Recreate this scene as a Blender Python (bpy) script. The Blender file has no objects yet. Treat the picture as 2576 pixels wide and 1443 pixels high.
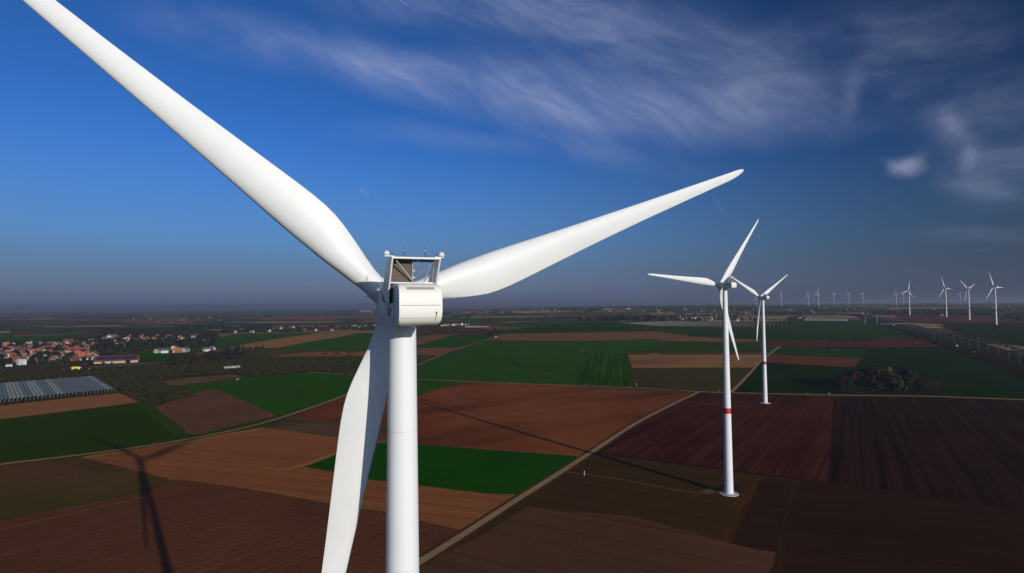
import bpy, bmesh, math, random
from mathutils import Vector, Matrix, noise
R = math.radians
rng = random.Random(11)
sc = bpy.context.scene
col = sc.collection

# ---------------------------------------------------------------- survey camera
# The photograph was measured in a 2576 x 1443 pixel frame; ray() turns one of its pixels into a direction, G() into the
# place on the terrain it shows.
PITCH, ROLL, F, PSI = R(1.907), R(0.461), 1442.5, R(22.96)
CAM = Vector((0, 0, 98.0))
SUN_AZ, SUN_EL = R(35.4), R(13.9)          # light travels towards -x +y
TO_SUN = Vector((math.sin(SUN_AZ) * math.cos(SUN_EL), -math.cos(SUN_AZ) * math.cos(SUN_EL), math.sin(SUN_EL)))


def sstep(a, b, x):
    t = min(1, max(0, (x - a) / (b - a)))
    return t * t * (3 - 2 * t)


def terrain(x, y):
    d = math.hypot(x, y)
    if d < 650:
        return 0.0
    s = x / d
    A = .30 + .70 * sstep(-.35, .25, s)
    f = 0.0
    f += 32 * sstep(600, 1900, d)
    f += 44 * sstep(1500, 6500, d)
    w = 2.2 * sstep(1200, 3000, d) * noise.noise((x / 900, y / 900, 0))
    return A * f + w * 2


def ray(px, py):
    u0, v0 = px - 1288, py - 721.5
    c, s = math.cos(ROLL), math.sin(ROLL)
    u, v = u0 * c - v0 * s, u0 * s + v0 * c
    xc, zc = u / F, -v / F
    return Vector((xc, math.cos(PITCH) - zc * math.sin(PITCH), math.sin(PITCH) + zc * math.cos(PITCH)))


def G(px, py, far=9000):
    r = ray(px, py)
    y, st = 30.0, 4.0
    prev = y
    while y < far:
        if CAM.z + r.z * y <= terrain(r.x * y, r.y * y):
            lo, hi = prev, y
            for _ in range(24):
                m = (lo + hi) / 2
                if CAM.z + r.z * m <= terrain(r.x * m, r.y * m): hi = m
                else: lo = m
            return Vector((r.x * hi, r.y * hi))
        prev = y
        y += st + y * .01
    return Vector((r.x * far, r.y * far))


def px_m(px, py):                           # metres per survey pixel at that ground place
    g = G(px, py)
    return g.y / F


# ---------------------------------------------------------------- objects
def link(o, parent=None):
    col.objects.link(o)
    if parent is not None: o.parent = parent
    return o


def tag(o, label=None, cat=None, group=None, kind=None):
    if label: o['label'] = label
    if cat: o['category'] = cat
    if group: o['group'] = group
    if kind: o['kind'] = kind
    return o


def empty(name, loc, rz=0, label=None, cat=None, group=None):
    o = bpy.data.objects.new(name, None)
    o.empty_display_size = .5
    o.location = loc
    o.rotation_euler = (0, 0, rz)
    link(o)
    return tag(o, label, cat, group)


def mesh(name, vs, fs, mats, idx=None, smooth=False):
    me = bpy.data.meshes.new(name)
    me.from_pydata([tuple(v) for v in vs], [], fs)
    for m in (mats if isinstance(mats, (list, tuple)) else [mats]): me.materials.append(m)
    if idx: me.polygons.foreach_set('material_index', idx)
    if smooth: me.polygons.foreach_set('use_smooth', [True] * len(me.polygons))
    me.update()
    return me


def ob(name, me, parent=None, loc=None):
    o = bpy.data.objects.new(name, me)
    if loc is not None: o.location = loc
    return link(o, parent)


class MB:
    def __init__(s): s.v, s.f, s.i, s.m = [], [], [], 0
    def add(s, vs, fs):
        n = len(s.v); s.v += [tuple(v) for v in vs]
        s.f += [tuple(n + k for k in f) for f in fs]; s.i += [s.m] * len(fs)
    def box(s, c, d, rot=None):
        x, y, z = d[0] / 2, d[1] / 2, d[2] / 2
        vs = [Vector(p) for p in ((-x, -y, -z), (x, -y, -z), (x, y, -z), (-x, y, -z), (-x, -y, z), (x, -y, z), (x, y, z), (-x, y, z))]
        if rot: vs = [rot @ v for v in vs]
        s.add([v + Vector(c) for v in vs], [(3, 2, 1, 0), (4, 5, 6, 7), (0, 1, 5, 4), (1, 2, 6, 5), (2, 3, 7, 6), (3, 0, 4, 7)])
    def tube(s, a, b, r0, r1=None, n=10, cap=True):
        a, b = Vector(a), Vector(b); r1 = r0 if r1 is None else r1
        q = (b - a).to_track_quat('Z', 'Y'); vs = []
        for p, r in ((a, r0), (b, r1)):
            for k in range(n):
                t = 2 * math.pi * k / n
                vs.append(p + q @ Vector((r * math.cos(t), r * math.sin(t), 0)))
        fs = [(k, (k + 1) % n, n + (k + 1) % n, n + k) for k in range(n)]
        if cap: fs += [tuple(range(n - 1, -1, -1)), tuple(range(n, 2 * n))]
        s.add(vs, fs)
    def lathe(s, prof, n=32, M=None):       # profile (r, z) turned about z
        vs = []
        for r, z in prof:
            for k in range(n):
                t = 2 * math.pi * k / n
                v = Vector((r * math.cos(t), r * math.sin(t), z))
                vs.append(M @ v if M else v)
        fs = []
        for j in range(len(prof) - 1):
            for k in range(n):
                fs.append((j * n + k, j * n + (k + 1) % n, (j + 1) * n + (k + 1) % n, (j + 1) * n + k))
        fs.append(tuple(range(n - 1, -1, -1))); fs.append(tuple((len(prof) - 1) * n + k for k in range(n)))
        s.add(vs, fs)
    def loft(s, rings, cap=True):
        n = len(rings[0]); vs = [v for r in rings for v in r]; fs = []
        for j in range(len(rings) - 1):
            for k in range(n):
                fs.append((j * n + k, j * n + (k + 1) % n, (j + 1) * n + (k + 1) % n, (j + 1) * n + k))
        if cap: fs.append(tuple(range(n - 1, -1, -1))); fs.append(tuple((len(rings) - 1) * n + k for k in range(n)))
        s.add(vs, fs)
    def mesh(s, name, mats, smooth=False): return mesh(name, s.v, s.f, mats, s.i, smooth)


def autosmooth(me, ang=40):
    bm = bmesh.new(); bm.from_mesh(me)
    for e in bm.edges:
        if len(e.link_faces) == 2 and e.calc_face_angle(0) > R(ang): e.smooth = False
    for f in bm.faces: f.smooth = True
    bm.to_mesh(me); bm.free()
    return me


ORD = ['nearest', 'second', 'third', 'fourth', 'fifth', 'sixth', 'seventh', 'eighth', 'ninth', 'tenth', 'eleventh', 'twelfth',
       'thirteenth', 'fourteenth', 'fifteenth', 'sixteenth', 'seventeenth', 'eighteenth', 'nineteenth']
TENS = {2: ('twenty', 'twentieth'), 3: ('thirty', 'thirtieth'), 4: ('forty', 'fortieth'), 5: ('fifty', 'fiftieth'), 6: ('sixty', 'sixtieth'),
        7: ('seventy', 'seventieth'), 8: ('eighty', 'eightieth'), 9: ('ninety', 'ninetieth')}


def ordinal(k, first='first'):
    if k == 0: return first
    k += 1
    if k < 20: return ORD[k - 1]
    if k >= 100: return 'hundred-and-' + ordinal(k - 101) if k > 100 else 'hundredth'
    t, u = divmod(k, 10)
    return TENS[t][1] if u == 0 else TENS[t][0] + '-' + ('first' if u == 1 else ORD[u - 1])


def bearing(o): return o.location.x / max(1, o.location.y)


def count_labels(objs, text, key=bearing):  # text holds {o} for the ordinal; objs sorted by key
    objs = sorted(objs, key=key)
    for k, o in enumerate(objs): o['label'] = text.format(o=ordinal(k))


# ---------------------------------------------------------------- materials
def nt(name):
    m = bpy.data.materials.new(name); m.use_nodes = True
    t = m.node_tree
    return m, t, t.nodes['Principled BSDF']


def node(t, kind, **kw):
    n = t.nodes.new(kind)
    for k, v in kw.items(): setattr(n, k, v)
    return n


def rgb(c): return (c[0], c[1], c[2], 1)


def simple(name, c, rough=.6, var=.12, scale=2.0, metal=0, spec=.5):
    m, t, p = nt(name)
    tc = node(t, 'ShaderNodeTexCoord'); no = node(t, 'ShaderNodeTexNoise')
    no.inputs['Scale'].default_value = scale; no.inputs['Detail'].default_value = 4
    t.links.new(tc.outputs['Object'], no.inputs['Vector'])
    mx = node(t, 'ShaderNodeMix', data_type='RGBA')
    t.links.new(no.outputs['Fac'], mx.inputs[0])
    mx.inputs[6].default_value = rgb([x * (1 - var) for x in c]); mx.inputs[7].default_value = rgb([min(1, x * (1 + var)) for x in c])
    t.links.new(mx.outputs[2], p.inputs['Base Color'])
    p.inputs['Roughness'].default_value = rough; p.inputs['Metallic'].default_value = metal
    p.inputs['Specular IOR Level'].default_value = spec
    return m


def math_(t, op, a, b=None, clamp=False):
    n = node(t, 'ShaderNodeMath', operation=op); n.use_clamp = clamp
    for k, x in enumerate((a, b)):
        if x is None: continue
        if isinstance(x, (int, float)): n.inputs[k].default_value = x
        else: t.links.new(x, n.inputs[k])
    return n.outputs[0]


def field_mat(name, c1, c2, ang=0.0, w=3.0, streak=.6, patch=.5, c3=None, bump=0.0, lines=0.0, lw=18.0, fine=.6, thr=.55):
    """soil or crop: streaks along the working direction ang (radians, world), soft patches, fine grain, optional tramlines"""
    m, t, p = nt(name)
    tone = lambda c: (c[0] * 1.15, c[1] * .80, c[2] * .10) if c[1] > c[0] * 1.25 else (c[0] * 1.02, c[1] * .70, c[2] * .46)
    c1, c2, c3 = tone(c1), tone(c2), tone(c3) if c3 else None
    g = node(t, 'ShaderNodeNewGeometry')
    mp = node(t, 'ShaderNodeMapping'); mp.vector_type = 'POINT'; mp.inputs['Rotation'].default_value = (0, 0, -ang)
    t.links.new(g.outputs['Position'], mp.inputs['Vector'])
    m2 = node(t, 'ShaderNodeMapping'); m2.inputs['Scale'].default_value = (1 / (w * 70), 1 / w, 0)
    t.links.new(mp.outputs[0], m2.inputs['Vector'])
    n1 = node(t, 'ShaderNodeTexNoise'); n1.inputs['Scale'].default_value = 1; n1.inputs['Detail'].default_value = 5; n1.inputs['Roughness'].default_value = .65
    t.links.new(m2.outputs[0], n1.inputs['Vector'])
    n2 = node(t, 'ShaderNodeTexNoise'); n2.inputs['Scale'].default_value = 1 / 70; n2.inputs['Detail'].default_value = 5; n2.inputs['Distortion'].default_value = .6
    t.links.new(g.outputs['Position'], n2.inputs['Vector'])
    n3 = node(t, 'ShaderNodeTexNoise'); n3.inputs['Scale'].default_value = .5; n3.inputs['Detail'].default_value = 6; n3.inputs['Roughness'].default_value = .7
    t.links.new(g.outputs['Position'], n3.inputs['Vector'])
    def cen(o, k): return math_(t, 'MULTIPLY', math_(t, 'SUBTRACT', o, .5), k)
    f = math_(t, 'ADD', math_(t, 'ADD', cen(n1.outputs['Fac'], streak * 2.6), cen(n2.outputs['Fac'], patch * 3.0)), cen(n3.outputs['Fac'], fine * 2))
    f = math_(t, 'ADD', f, .5, True)
    mx = node(t, 'ShaderNodeMix', data_type='RGBA'); t.links.new(f, mx.inputs[0])
    mx.inputs[6].default_value = rgb(c1); mx.inputs[7].default_value = rgb(c2)
    out = mx.outputs[2]
    if c3:
        n4 = node(t, 'ShaderNodeTexNoise'); n4.inputs['Scale'].default_value = 1 / 120; n4.inputs['Detail'].default_value = 4
        m4 = node(t, 'ShaderNodeMapping'); m4.inputs['Scale'].default_value = (.35, 1, 1); m4.inputs['Location'].default_value = (rng.uniform(0, 900), 0, 0)
        t.links.new(mp.outputs[0], m4.inputs['Vector']); t.links.new(m4.outputs[0], n4.inputs['Vector'])
        k = node(t, 'ShaderNodeMapRange'); k.inputs[1].default_value = thr - .08; k.inputs[2].default_value = thr + .12
        t.links.new(n4.outputs['Fac'], k.inputs[0])
        x = node(t, 'ShaderNodeMix', data_type='RGBA'); t.links.new(k.outputs[0], x.inputs[0]); t.links.new(out, x.inputs[6]); x.inputs[7].default_value = rgb(c3)
        out = x.outputs[2]
    if lines:
        sx = node(t, 'ShaderNodeSeparateXYZ'); t.links.new(mp.outputs[0], sx.inputs[0])
        q = math_(t, 'FRACT', math_(t, 'DIVIDE', sx.outputs[1], lw))
        q = math_(t, 'MULTIPLY', math_(t, 'LESS_THAN', q, 1.6 / lw), lines)
        x = node(t, 'ShaderNodeMix', data_type='RGBA'); t.links.new(q, x.inputs[0]); t.links.new(out, x.inputs[6])
        x.inputs[7].default_value = rgb([v * .45 for v in c1])
        out = x.outputs[2]
    t.links.new(out, p.inputs['Base Color'])
    p.inputs['Roughness'].default_value = 1; p.inputs['Specular IOR Level'].default_value = 0
    if bump:
        b = node(t, 'ShaderNodeBump'); b.inputs['Strength'].default_value = 1; b.inputs['Distance'].default_value = bump
        n5 = node(t, 'ShaderNodeTexNoise'); n5.inputs['Scale'].default_value = .8; n5.inputs['Detail'].default_value = 5; n5.inputs['Roughness'].default_value = .6
        t.links.new(g.outputs['Position'], n5.inputs['Vector'])
        t.links.new(math_(t, 'ADD', n5.outputs['Fac'], n1.outputs['Fac']), b.inputs['Height']); t.links.new(b.outputs[0], p.inputs['Normal'])
    return m


white = simple('white_gelcoat', (.75, .75, .73), .45, .06, .35, spec=.35)
cream = simple('weathered_gelcoat', (.80, .785, .72), .5, .04, .8, spec=.3)
towerw = simple('tower_paint', (.78, .79, .78), .5, .02, .2, spec=.3)
redband = simple('red_paint', (.55, .012, .02), .5, .08, .5)
greyp = simple('grey_panel', (.42, .42, .42), .55, .05, 1)
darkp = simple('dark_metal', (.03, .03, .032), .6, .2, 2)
radm = simple('radiator_brown', (.11, .085, .062), .8, .15, 14)
steel = simple('galvanised_steel', (.5, .5, .49), .4, .1, 4, .4)
green_p = simple('green_vinyl', (.0, .30, .13), .5, .06, 1)
ink = simple('navy_vinyl', (.012, .012, .04), .5, .05, 1)
seam_m = simple('seam', (.33, .32, .28), .8, .1, 3)
rust = simple('oil_stain', (.07, .045, .018), .8, .5, 6)
concrete = simple('concrete', (.45, .43, .40), .9, .15, .6)
lampglass = simple('lamp_glass', (.75, .75, .75), .15, .03, 4)

# ---------------------------------------------------------------- wind turbines
HUB, BR, TILT, CONE, OVER = 105.0, 45.0, R(5.5), R(2.0), 4.0


def lerp(tab, x):
    for (a, va), (b, vb) in zip(tab, tab[1:]):
        if x <= b:
            t = (x - a) / (b - a)
            return va + (vb - va) * t
    return tab[-1][1]


CH = [(0, 2.0), (.05, 2.0), (.08, 2.2), (.12, 2.85), (.16, 3.5), (.20, 3.86), (.24, 3.84), (.28, 3.66), (.35, 3.26), (.5, 2.5), (.65, 1.88), (.8, 1.38), (.9, 1.06), (.96, .84), (.985, .62), (1, .2)]
TH = [(0, 1), (.05, 1), (.08, .92), (.12, .66), (.17, .45), (.22, .36), (.35, .27), (.6, .21), (1, .16)]
AX = [(0, .5), (.05, .5), (.12, .38), (.2, .31), (.35, .30), (.96, .30), (1, .45)]
TW = [(0, 14), (.1, 14), (.25, 9), (.5, 4), (.8, 1), (1, 0)]
SPAN = [.02, .05, .065, .08, .1, .12, .145, .17, .195, .22, .25, .28, .32, .37, .43, .5, .57, .65, .73, .8, .86, .91, .95, .975, .99, 1]


def chord(q):
    if q < .07 or q > .93: return lerp(CH, q)
    return sum(lerp(CH, q + d * .009) for d in range(-4, 5)) / 9


def blade_mesh(name, hi=True):
    n = 28 if hi else 10
    rings = []
    for q in (SPAN if hi else SPAN[::3] + [1]):
        c, t, a, b = chord(q), lerp(TH, q), lerp(AX, q), R(lerp(TW, q) + 2)
        circ = sstep(.14, .05, q) if False else 1 - sstep(.05, .15, q)
        ring = []
        for k in range(n):
            an = 2 * math.pi * k / n
            xf = .5 - .5 * math.cos(an)          # 0 at LE
            sg = 1 if an <= math.pi else -1
            yt = 5 * t * (.2969 * math.sqrt(xf) - .126 * xf - .3516 * xf ** 2 + .2843 * xf ** 3 - .1036 * xf ** 4)
            camb = .035 * 4 * xf * (1 - xf)
            y = sg * yt + -camb
            yc = sg * .5 * math.sin(abs(math.pi - abs(an - math.pi)) if False else (an if an <= math.pi else 2 * math.pi - an)) * t
            y = y * (1 - circ) + yc * circ
            X, Y = (xf - a) * c, y * c
            ring.append(Vector((X * math.cos(b) + Y * math.sin(b), Y * math.cos(b) - X * math.sin(b), q * BR)))
        rings.append(ring)
    m = MB(); m.loft(rings)
    return m.mesh(name, white, True)


def rrect(hw, z0, z1, r, y, n=6):
    pts = []
    for cx, cz, a0 in ((hw - r, z1 - r, 0), (-hw + r, z1 - r, 90), (-hw + r, z0 + r, 180), (hw - r, z0 + r, 270)):
        for k in range(n + 1):
            a = R(a0 + 90 * k / n)
            pts.append(Vector((cx + r * math.cos(a), y, cz + r * math.sin(a))))
    return pts


def tower_mesh(h0, h1, segs=40):            # outer radius runs 2.2 to 1.15 m over the height
    rad = lambda z: 2.2 + (1.15 - 2.2) * z / (HUB - 1.9)
    m = MB(); m.lathe([(rad(h0), h0), (rad(h1), h1)], segs)
    return m


B_HI, B_LO = blade_mesh('blade', True), blade_mesh('blade_far', False)


def nacelle_meshes():
    d = {}
    m = MB()
    m.loft([rrect(1.36, -1.0, .95, .55, 3.7), rrect(1.54, -1.18, 1.1, .45, 3.1), rrect(1.59, -1.42, 1.2, .35, 1.4), rrect(1.6, -1.72, 1.22, .3, -1.0), rrect(1.6, -1.9, 1.24, .3, -3.6), rrect(1.6, -1.95, 1.25, .3, -5.0)])
    d['nacelle'] = autosmooth(m.mesh('nacelle', white), 35)
    m = MB()
    zc, hh = -.36, 1.6
    st = [(-5.02, 1.0, 1.61), (-5.35, 1.0, 1.63), (-5.7, .965, 1.63), (-6.0, .90, 1.62), (-6.25, .80, 1.60), (-6.42, .66, 1.58), (-6.52, .5, 1.56), (-6.57, .3, 1.54), (-6.58, .1, 1.53)]
    m.loft([rrect(1.62, zc - hh * k, zc + hh * k, rr, y, 5) for (y, k, w), rr in zip(st, (.3, .28, .24, .18, .13, .09, .07, .06, .05))])
    d['rear_cover'] = autosmooth(m.mesh('rear_cover', cream), 32)
    def ycap(z):
        k = min(1, abs(z - zc) / hh)
        for (ya, ka, _), (yb, kb, _) in zip(st, st[1:]):
            if kb <= k <= ka: return yb + (ya - yb) * ((k - kb) / (ka - kb) if ka > kb else 0)
        return st[-1][0]
    d['ycap'] = ycap
    d['seam'] = []
    for z, th in ((-.42, .022), (-1.38, .014)):
        m = MB(); vs = []
        for k in range(9):
            x = -1.5 + 3.0 * k / 8
            vs += [(x, ycap(z - th) - .012, z - th), (x, ycap(z + th) - .012, z + th)]
        m.add(vs, [(2 * k, 2 * k + 2, 2 * k + 3, 2 * k + 1) for k in range(8)])
        d['seam'].append(m.mesh('seam', seam_m))
    m = MB()                                 # air slot near the top: recessed look from frame and dark bars
    z0, z1 = .74, .93
    y = min(ycap(z0), ycap(z1))
    for x0, x1, za, zb in ((-1.25, 1.25, z1, z1 + .10), (-1.25, 1.25, z0 - .10, z0), (-1.25, -1.05, z0, z1), (1.05, 1.25, z0, z1)):
        ys = [ycap(za) - .02, ycap(zb) - .02]
        m.add([(x0, ys[0], za), (x1, ys[0], za), (x1, ys[1], zb), (x0, ys[1], zb)], [(0, 1, 2, 3)])
    m.m = 1
    m.add([(-1.05, ycap(z0) - .008, z0), (1.05, ycap(z0) - .008, z0), (1.05, ycap(z1) - .008, z1), (-1.05, ycap(z1) - .008, z1)], [(0, 1, 2, 3)])
    d['air_slot'] = m.mesh('air_slot', [cream, seam_m])
    m = MB()                                 # oil stain: a starred blot and its run
    cx, cz = 1.17, -.98
    vs = [(cx, ycap(cz) - .01, cz)]
    for k in range(14):
        a = 2 * math.pi * k / 14; r = rng.uniform(.07, .12) if k % 2 else .055
        x, z = cx + r * math.cos(a), cz + r * math.sin(a)
        vs.append((x, ycap(z) - .011, z))
    m.add(vs, [(0, 1 + k, 1 + (k + 1) % 14) for k in range(14)])
    vs = []
    for k in range(7):
        z = cz - .05 - .62 * k / 6; w = .035 * (1 - k / 8)
        x = cx - .05 * k / 6
        vs += [(x - w, ycap(z) - .012, z), (x + w, ycap(z) - .012, z)]
    m.add(vs, [(2 * k, 2 * k + 1, 2 * k + 3, 2 * k + 2) for k in range(6)])
    d['stain'] = m.mesh('oil_stain', rust)
    m = MB()                                 # spinner in hub axes: z = shaft, pointing up-wind
    prof = [(1.34, -1.25), (1.5, -.9), (1.52, -.2), (1.48, .5), (1.32, 1.0), (1.02, 1.45), (.6, 1.75), (.2, 1.87), (.02, 1.88)]
    m.lathe(prof, 32)
    d['hub_raw'] = m
    return d


ND = nacelle_meshes()
Rn = Vector((0, math.cos(TILT), math.sin(TILT)))
Ru = Vector((0, -math.sin(TILT), math.cos(TILT)))
Rr = Vector((1, 0, 0))
HUBP = Vector((0, 0, HUB)) + Rn * OVER - Vector((0, 0, Rn.z * OVER))


def rotor_dir(th): return Rr * math.cos(th) + Ru * math.sin(th)


def hub_mesh(th0):
    m = MB()
    q = Matrix((Rr, -Ru, Rn)).transposed()   # columns: local x, y, z(=shaft)
    q = Matrix((Rr, Ru, Rn)).transposed()
    if q.determinant() < 0: q = Matrix((-Rr, Ru, Rn)).transposed()
    m.v = [tuple(q @ Vector(v)) for v in ND['hub_raw'].v]; m.f = list(ND['hub_raw'].f); m.i = [0] * len(m.f)
    for k in range(3):
        s = rotor_dir(th0 + k * 2 * math.pi / 3) * math.cos(CONE) + Rn * math.sin(CONE)
        m.tube(s * .5, s * 1.95, 1.12, 1.08, 28)
        m.tube(s * 1.95, s * 2.08, 1.16, 1.16, 28)
    return autosmooth(m.mesh('hub', white), 40)


def cooler(nac, small=False):
    """open cooler frame leaning back over the roof: two side cheeks, top board, radiator, struts, lamps and masts"""
    lean = lambda z: -1.05 - (z - .75) * .92   # front edge
    for s in (-1, 1):
        m = MB()
        prof = [(-5.25, 3.12), (-3.40, 3.18), (-1.1, .75), (-1.1, -.12), (-3.58, -.22), (-3.72, .62)]
        ring = lambda x: [Vector((x, y, z)) for y, z in prof]
        a, b = ring(s * 1.90), ring(s * 1.78)
        if s > 0: a, b = b, a
        m.loft([a, b])
        ob('side_panel', m.mesh('side_panel', white), nac)
    m = MB(); m.loft([[Vector((x, y, z)) for x, z in ((-1.90, 3.12 + dz), (1.90, 3.12 + dz), (1.90, 3.24 + dz), (-1.90, 3.24 + dz))] for y, dz in ((-5.27, 0), (-3.36, .06))][::-1])
    ob('top_board', m.mesh('top_board', white), nac)
    m = MB()
    P = lambda x, k: Vector((x, -3.85 - .2 * k, 1.40 + 1.56 * k))
    a, b, c, d_ = P(-1.70, 0), P(-.12, 0), P(-.12, 1), P(-1.70, 1)
    off = Vector((0, .18, .12))
    m.add([a, b, c, d_, a + off, b + off, c + off, d_ + off], [(0, 1, 2, 3), (7, 6, 5, 4), (0, 4, 5, 1), (1, 5, 6, 2), (2, 6, 7, 3), (3, 7, 4, 0)])
    ob('radiator', m.mesh('radiator', radm), nac)
    if small: return
    m = MB(); m.tube((-1.74, -3.95, 1.33), (-.05, -3.95, 1.33), .06); m.tube((-.05, -3.95, 1.33), (1.74, -3.9, 1.33), .045); m.box((1.2, -3.95, 1.34), (.6, .16, .1))
    ob('cross_beam', m.mesh('cross_beam', white), nac)
    for a, b, r in (((-1.5, -4.9, 2.98), (-.06, -4.15, 1.5), .055), ((-.08, -3.98, 1.36), (-.08, -4.2, 3.1), .05), ((1.5, -4.9, 3.0), (.0, -4.1, 1.6), .016), ((1.35, -4.6, 2.9), (.85, -3.9, 1.4), .035),
                    ((1.4, -4.2, 2.0), (.85, -3.9, 1.4), .03), ((1.55, -4.3, 2.6), (1.55, -3.95, 1.4), .03), ((.25, -4.9, 3.1), (-.02, -4.2, 2.2), .02)):
        m = MB(); m.tube(a, b, r, None, 8)
        ob('strut', m.mesh('strut', steel), nac)
    for z, y in ((2.25, -4.2), (1.75, -4.15)):
        m = MB(); m.loft([rrect(.012, z - .05, z + .05, .01, y, 2), rrect(.012, z - .05, z + .05, .01, y - .02, 2)])
        m = MB(); m.tube((-.1, y, z), (.12, y - .02, z + .01), .07, .02, 8)
        ob('valve', m.mesh('valve', white), nac)
    m = MB()
    for k in range(6): m.box((-1.62 + rng.uniform(-.06, .1), -2.9 - .15 * k, 1.25 + .28 * k), (.12, .2, .16))
    m.tube((-1.6, -2.7, 1.2), (-1.6, -4.5, 3.0), .05); m.tube((-1.5, -2.5, 1.28), (-.4, -2.6, 1.34), .06); m.box((0, -4.4, 3.03), (3.3, .1, .16))
    ob('pipework', m.mesh('pipework', darkp), nac)
    for s in (-1, 1):
        m = MB(); m.box((s * 1.95, -4.5, 3.34), (.75, .22, .03))
        m.m = 1
        prof = [(.05, 0), (.2, .04), (.25, .10), (.25, .18), (.21, .24), (.19, .26), (.19, .33), (.12, .38), (.02, .39)]
        M = Matrix.Translation((s * 2.15, -4.5, 3.36)); m.lathe(prof, 16, M)
        m.m = 2
        pts = [Vector((s * 1.92, -4.5, 3.50)), Vector((s * 1.78, -4.5, 3.56)), Vector((s * 1.66, -4.5, 3.53)), Vector((s * 1.60, -4.5, 3.44)), Vector((s * 1.60, -4.5, 3.25))]
        for a, b in zip(pts, pts[1:]): m.tube(a, b, .022, None, 6)
        ob('obstruction_light', m.mesh('obstruction_light', [steel, lampglass, darkp]), nac)
    for x in (-.82, .80):
        m = MB(); m.tube((x, -4.6, 3.2), (x, -4.6, 3.78), .028, .024, 8); m.tube((x, -4.6, 3.86), (x, -4.6, 4.10), .03, .02, 8)
        m.m = 1; m.tube((x, -4.6, 3.78), (x, -4.6, 3.86), .045, .04, 8)
        ob('antenna', m.mesh('antenna', [darkp, lampglass]), nac)


def side_marks(nac, near):
    x = -1.612
    m = MB()                                 # thin green sweep beside the rear cover and the triangle on the cheek
    pts = [(-4.55, 1.1, .10), (-4.72, .6, .09), (-4.85, 0, .06), (-4.86, -.5, .05), (-4.72, -1.0, .08), (-4.5, -1.5, .12), (-4.35, -1.75, .14)]
    vs = []
    for y, z, w in pts: vs += [(x, y + w, z), (x, y - w, z)]
    m.add(vs, [(2 * k, 2 * k + 1, 2 * k + 3, 2 * k + 2) for k in range(len(pts) - 1)])
    m.add([(-1.906, -1.14, .72), (-1.906, -1.14, -.10), (-1.906, -3.0, -.17)], [(0, 1, 2)])
    m.add([(x, -4.0, .35), (x, -4.0, -.2), (x, -4.6, -.2)], [(0, 1, 2)])
    ob('green_sweep', m.mesh('green_sweep', green_p), nac)
    m = MB(); m.add([(x, -2.3, 1.0), (x, -4.35, 1.0), (x, -4.35, .05), (x, -3.9, -.24), (x, -2.3, -.24)], [(0, 1, 2, 3, 4)])  # flat dark sheet painted in for the shaded gap behind the cheek
    ob('recess_shade', m.mesh('recess_shade', darkp), nac)
    if near:
        cu = bpy.data.curves.new('sky_text', 'FONT'); cu.body = 'sky'; cu.size = 1.25; cu.extrude = .002
        t = bpy.data.objects.new('sky_text', cu); col.objects.link(t)
        me = bpy.data.meshes.new_from_object(t.evaluated_get(bpy.context.evaluated_depsgraph_get()))
        bpy.data.objects.remove(t)
    else:
        m = MB(); me = None
        for k, (a, b) in enumerate(((0, .3), (.42, .85), (1.0, 1.3))): m.box((a + .2, .3 + .1 * (k == 1), 0), (.28, .6, .01))
        me = m.mesh('lettering', ink)
    me.materials.clear(); me.materials.append(ink)
    # text x runs to the rear (-Y), text y up, facing -X
    me.transform(Matrix(((0, 0, -1, x - .004), (-1, 0, 0, -1.95), (0, 1, 0, -1.22), (0, 0, 0, 1))))
    me.update()
    ob('lettering', me, nac)
    for y, z, w in ((-.55, -.35, .10), (-.75, -.66, .16), (-1.15, -.70, .12), (-1.45, -.74, .12), (-1.0, -.98, .2), (-1.3, -1.02, .2), (-.7, -1.15, .12), (-1.2, -1.25, .2)):
        m = MB(); m.add([(x, y, z), (x, y - w, z - .01), (x, y - w, z + .05), (x, y, z + .06)], [(0, 1, 2, 3)])
        if near: ob('letter', m.mesh('letter', ink), nac)
    m = MB(); m.tube((x, -.3, -.12), (x, -2.4, -.16), .02, None, 6)
    ob('seam', m.mesh('seam_side', seam_m), nac)


TOWER_PARTS = {}


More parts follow.
